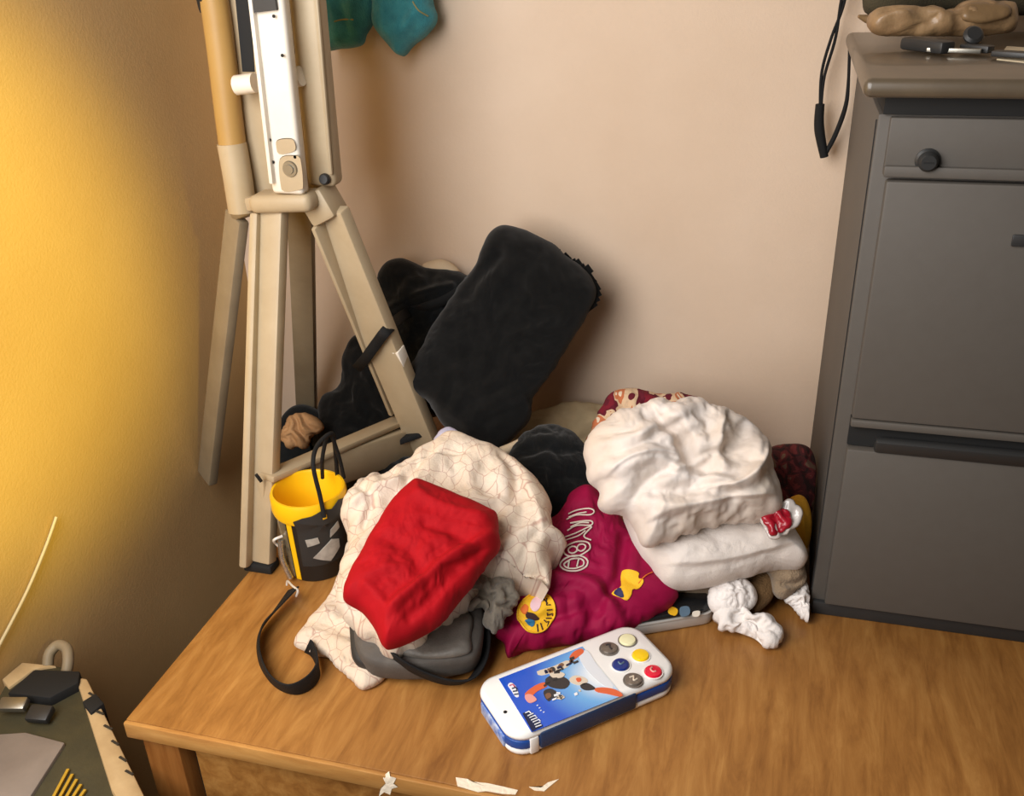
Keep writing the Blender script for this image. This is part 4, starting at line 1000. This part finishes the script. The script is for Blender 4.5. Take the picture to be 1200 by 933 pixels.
# ================================================================== TOY PHONE
ang = math.radians(42.2)
cor = [tb(603, 865, 0.034), tb(793, 785, 0.034), tb(738, 734, 0.034), tb(562, 800, 0.034)]
tcn = sum(cor) / 4
TL, TWd = 0.229, 0.104
ty = root('toy_phone', (tcn[0], tcn[1], 0), 'white and blue toy phone with picture screen and six coloured buttons', 'toy phone')
cu, su = math.cos(ang), math.sin(ang)
def tl(x, y, z): return np.array([tcn[0] + x * cu - y * su, tcn[1] + x * su + y * cu, z])
slab('back_shell', TL - 0.002, TWd - 0.002, 0.024, 0.001, 0.012, tcn, ang, m_toy_w, ty, bev=0.004)
slab('blue_side_band', TL - 0.001, TWd - 0.001, 0.024, 0.0118, 0.0235, tcn, ang, m_toy_b, ty, bev=0.001)
shell = slab('front_shell', TL, TWd, 0.025, 0.0225, 0.036, tcn, ang, m_toy_w, ty, bev=0.006, n=8)
ZT = 0.0362
# white lower-corner cheek and dark grip along the near side
def tbox(name, lo, hi, m, par, bev):
    v, f = box_geo(lo, hi, bev, 2); v = np.array(v)
    P3 = np.array([tl(*q) for q in v]); return mk(name, P3, f, m, par, sharp=40)
tbox('side_grip', (-0.080, -TWd / 2 - 0.0022, 0.006), (0.050, -TWd / 2 + 0.006, 0.0305), m_toy_grip, ty, 0.003)
tbox('corner_cheek', (-TL / 2 + 0.022, -TWd / 2 - 0.0008, 0.0025), (-0.081, -TWd / 2 + 0.006, 0.0260), m_toy_w, ty, 0.002)
tbox('end_label', (-TL / 2 - 0.0012, -0.030, 0.006), (-TL / 2 + 0.004, 0.030, 0.0225), mat('blue_end_label', (40, 104, 196), 0.35, var=((220, 230, 240), 90, 0.8)), ty, 0.001)
def th_(z):
    return lambda x, y: tb(x, y, z)
def inv(p):
    dx, dy = p[0] - tcn[0], p[1] - tcn[1]
    return (dx * cu + dy * su, -dx * su + dy * cu)
zp = lambda zx, zy: (560 + zx / 5.0, 730 + zy / 5.0)
def zpoly(*pts): return [zp(*p) for p in pts]
def dense(poly, k=6):
    out = []
    for i in range(len(poly)):
        a, b = np.array(poly[i]), np.array(poly[(i + 1) % len(poly)])
        for t in np.linspace(0, 1, k, endpoint=False): out.append(tuple(a + (b - a) * t))
    return out
scr = patch('screen_picture', dense(zpoly((122, 328), (612, 138), (848, 425), (315, 640)), 8), th_(ZT + 0.0006), m_screen, ty, rings=14, smooth=False, uvf=inv)
m_or = mat('print_orange', (222, 104, 62), 0.4); m_gr = mat('print_charcoal', (58, 54, 54), 0.4); m_lt = mat('print_cream', (220, 206, 186), 0.4); m_br = mat('print_brown', (128, 92, 70), 0.4); m_nv = mat('print_navy', (24, 34, 70), 0.4); m_pw = mat('print_white', (238, 240, 244), 0.4); m_pk = mat('print_pink', (232, 160, 150), 0.4); m_cl = mat('print_cloud', (226, 230, 236), 0.4)
Z1 = ZT + 0.0011; Z2 = ZT + 0.0016
for pts, mm, z in ((((590, 190), (640, 160), (700, 250), (800, 380), (740, 370), (640, 280)), m_cl, ZT + 0.0009),
                   (((345, 285), (440, 255), (520, 220), (545, 232), (520, 262), (440, 290), (368, 308)), m_lt, Z1),
                   (((535, 205), (560, 170), (605, 150), (622, 168), (600, 190), (556, 218)), m_or, Z1),
                   (((395, 330), (450, 300), (510, 320), (540, 350), (510, 385), (440, 380), (405, 360)), m_gr, Z1),
                   (((275, 415), (330, 370), (390, 348), (405, 372), (350, 400), (315, 430), (285, 436)), m_or, Z1),
                   (((275, 425), (310, 418), (345, 450), (310, 468), (285, 455)), m_pk, Z2),
                   (((385, 400), (430, 385), (480, 420), (485, 442), (440, 440), (420, 460), (395, 440)), m_gr, Z1),
                   (((395, 420), (420, 410), (430, 430), (405, 445)), m_br, Z2),
                   (((535, 330), (570, 308), (625, 320), (645, 345), (600, 365), (550, 352)), m_lt, Z1),
                   (((575, 325), (600, 322), (605, 340), (585, 345)), m_or, Z2),
                   (((600, 365), (640, 352), (690, 385), (640, 395), (610, 385)), m_gr, Z1),
                   (((680, 385), (740, 378), (810, 392), (850, 420), (830, 432), (760, 416), (700, 405)), m_or, Z1),
                   (((415, 270), (440, 258), (455, 275), (430, 285)), m_gr, Z2),
                   (((470, 250), (490, 235), (505, 245), (485, 262)), m_br, Z2),
                   (((420, 295), (470, 285), (510, 300), (490, 320), (440, 320)), m_lt, Z2),
                   (((175, 365), (195, 350), (225, 375), (240, 430), (220, 432), (195, 395)), m_pw, Z1)):
    patch('picture_shape', zpoly(*pts), th_(z), mm, scr, n=20, rings=3)
rp = random.Random(11)
for k in range(26):
    t_ = rp.uniform(0.12, 0.88); ax = [((330, 420), (590, 190)), ((400, 440), (700, 390)), ((380, 290), (560, 230))][k % 3]
    cx_ = ax[0][0] + (ax[1][0] - ax[0][0]) * t_ + rp.uniform(-16, 16); cy_ = ax[0][1] + (ax[1][1] - ax[0][1]) * t_ + rp.uniform(-16, 16)
    w_, h_, a_ = rp.uniform(6, 18), rp.uniform(4, 8), rp.uniform(-0.6, 0.2)
    q_ = [(cx_ + u * w_ * math.cos(a_) - v * h_ * math.sin(a_), cy_ + u * w_ * math.sin(a_) + v * h_ * math.cos(a_)) for u, v in ((-1, -1), (1, -1), (1, 1), (-1, 1))]
    patch('picture_shape', zpoly(*q_), th_(ZT + 0.0019), [m_gr, m_lt, m_br, m_gr, m_pw, m_nv][k % 6], scr, rings=1, smooth=False)
patch('picture_panel', dense(zpoly((262, 530), (302, 512), (382, 604), (318, 636)), 5), th_(Z1), m_nv, scr, rings=3, smooth=False)
for pts in (((278, 528), (300, 518), (312, 530)), ((292, 545), (325, 530)), ((303, 556), (335, 542), (342, 550)), ((312, 570), (348, 556)), ((322, 582), (358, 566), (366, 576)), ((332, 596), (366, 582)), ((338, 610), (372, 598))):
    tube('picture_text', [tb(*zp(*q), Z2) for q in pts], 0.0008, m_pw, scr, seg=5, smooth=False)
for pts in (((185, 368), (205, 360), (215, 375)), ((200, 385), (222, 378), (228, 392)), ((205, 402), (232, 398)), ((212, 420), (238, 416))):
    tube('picture_text', [tb(*zp(*q), Z2) for q in pts], 0.0009, mat('print_logo_red', (196, 70, 100), 0.4) if pts[0][0] < 190 else m_nv, scr, seg=5, smooth=False)
for q in ((345, 485), (358, 500), (365, 515), (382, 525)):
    tube('picture_text', [tb(*zp(*q), Z1), tb(*zp(q[0] + 8, q[1] - 3), Z1)], 0.0007, m_pw, scr, seg=5, smooth=False)
def disc(name, zx, zy, r, m, par, hgt=0.004):
    p = tb(*zp(zx, zy), ZT + 0.002); p[2] = ZT - 0.001
    return lathe(name, [(0, hgt + 0.001), (r * 0.6, hgt + 0.0008), (r * 0.88, hgt * 0.8 + 0.001), (r, hgt * 0.3 + 0.001), (r, 0)], p, m, par, seg=32), p
m_b_y = mat('button_yellow', (252, 208, 10), 0.3, coat=0.3); m_b_b = mat('button_blue', (12, 42, 120), 0.3, coat=0.3); m_b_r = mat('button_red', (222, 14, 54), 0.25, coat=0.5); m_b_s = mat('button_silver', (150, 140, 130), 0.3, metal=0.6, var=((90, 84, 76), 200, 0.6)); m_b_w = mat('button_cream', (240, 236, 190), 0.3, coat=0.4); m_ring = mat('button_ring', (120, 112, 104), 0.4)
RB = 0.0108
for zx, zy, mm, sym in ((768, 148, m_b_s, 0), (877, 98, m_b_w, 1), (838, 243, m_b_b, 2), (954, 188, m_b_y, 3), (910, 332, m_b_s, 4), (1028, 283, m_b_r, 5)):
    o, p = disc('button', zx, zy, RB, mm, ty)
    lathe('button_ring', [(RB * 1.0, 0.001), (RB * 1.02, 0.0022), (RB * 1.12, 0.0022), (RB * 1.14, 0.001)], p, m_ring if sym in (0, 1, 4) else m_toy_w, o, seg=32)
    q = p + [0, 0, 0.0052]
    mark = {0: [(-.4, .2), (0, .4), (.1, 0), (.4, -.3)], 2: [(-.3, .1), (0, -.2), (.3, .2)], 4: [(-.4, 0), (0, .3), (.1, -.3), (.45, 0)], 5: [(-.2, .35), (-.3, 0), (0, -.3), (.3, -.15)], 1: None, 3: None}[sym]
    if mark:
        tube('button_mark', [q + RB * np.array([a, b, 0]) for a, b in mark], 0.0012, {0: m_gr, 2: MATS['sticker_blue'], 4: m_lt, 5: m_pk}[sym], o, seg=6)
p = tb(*zp(160, 523), ZT); lathe('speaker_hole', [(0, 0.0005), (0.0022, 0.0005), (0.0022, -0.002)], p, m_dark, ty, seg=14)

# ================================================================== OLIVE CASE IN THE LOWER LEFT CORNER
ZB = -0.06
def bb(x, y, z=0.0): return tb(x, y, ZB + z)
ol = root('tool_case', (bb(70, 880)[0], bb(70, 880)[1], -0.75), 'worn olive tool case standing on the floor left of the table', 'tool case')
pts = [bb(8, 792), bb(28, 776), bb(72, 780), bb(92, 792), bb(112, 832), bb(150, 905), bb(176, 960), bb(60, 1060), bb(-70, 1000), bb(-40, 880)]
for q in pts: q[0] = max(q[0], WALL_X + 0.012)
prism('case_body', pts, (0, 0, -0.69), m_olive, ol, bev=0.006)
prism('tan_edge', [bb(88, 793, 0.008), bb(102, 795, 0.008), bb(168, 930, 0.008), bb(180, 958, 0.008), bb(160, 972, 0.008), bb(130, 925, 0.008), bb(100, 830, 0.008)], (0, 0, -0.04), m_stripe, ol, bev=0.003)
for a, b in (((104, 812), (118, 820)), ((112, 833), (124, 838)), ((122, 850), (134, 856)), ((131, 868), (141, 874)), ((140, 887), (150, 893)), ((147, 903), (158, 909))):
    m0 = np.array(bb(a[0], a[1], 0.0092)); m1 = np.array(bb(b[0], b[1], 0.0092))
    bar('scale_mark', m0, m0 + (m1 - m0) * 0.8, 0.003, 0.001, (0, 1, 0), m_dark_metal, ol, bev=0.0)
prism('black_band', [bb(96, 822, 0.012), bb(112, 812, 0.012), bb(122, 824, 0.012), bb(106, 836, 0.012)], (0, 0, -0.05), m_dark, ol, bev=0.002)
prism('rear_flap', [bb(2, 796, 0.004), bb(26, 776, 0.004), bb(66, 780, 0.004), bb(40, 784, 0.004), bb(10, 806, 0.004)], (0, 0, -0.02), m_stripe, ol, bev=0.002)
prism('latch_plate', [bb(8, 812, 0.014), bb(40, 784, 0.014), bb(94, 786, 0.014), bb(92, 800, 0.014), bb(58, 818, 0.014)], (0, 0, -0.02), m_dark, ol, bev=0.003)
bar('latch', bb(0, 826, 0.016), bb(32, 826, 0.016), 0.018, 0.012, (0, 1, 0.3), m_steel, ol, bev=0.003)
bar('latch', bb(34, 836, 0.012), bb(60, 838, 0.012), 0.022, 0.012, (0, 1, 0.3), m_dark_metal, ol, bev=0.003)
tube('hasp_loop', [bb(56, 780, 0.0), bb(58, 766, 0.012), bb(68, 756, 0.02), bb(78, 760, 0.02), bb(80, 774, 0.012), bb(78, 788, 0.0)], 0.0075, m_beige_d, ol, seg=10)
prism('grey_panel', [bb(-30, 862, 0.005), bb(30, 858, 0.005), bb(76, 870, 0.005), bb(28, 945, 0.005), bb(-40, 990, 0.005)], (0, 0, -0.02), m_lilacgrey, ol, bev=0.002)
for k in range(5):
    a = bb(62 + 7 * k, 936 + 1 * k, 0.003); b = bb(80 + 5 * k, 902 + 6 * k, 0.003)
    bar('yellow_stripe', a, b, 0.0035, 0.003, (1, 0, 0), mat('stencil_yellow', (190, 150, 40), 0.6) if k == 0 else MATS['stencil_yellow'], ol, bev=0.0)

cb = tube('wall_cable', [xp(66, 606, WALL_X + 0.006), xp(54, 640, WALL_X + 0.006), xp(34, 688, WALL_X + 0.006), xp(12, 732, WALL_X + 0.006), xp(-20, 792, WALL_X + 0.006)], 0.0024, m_cable, seg=8)
props(cb, 'thin pale cable running down the yellow lit wall', 'cable')
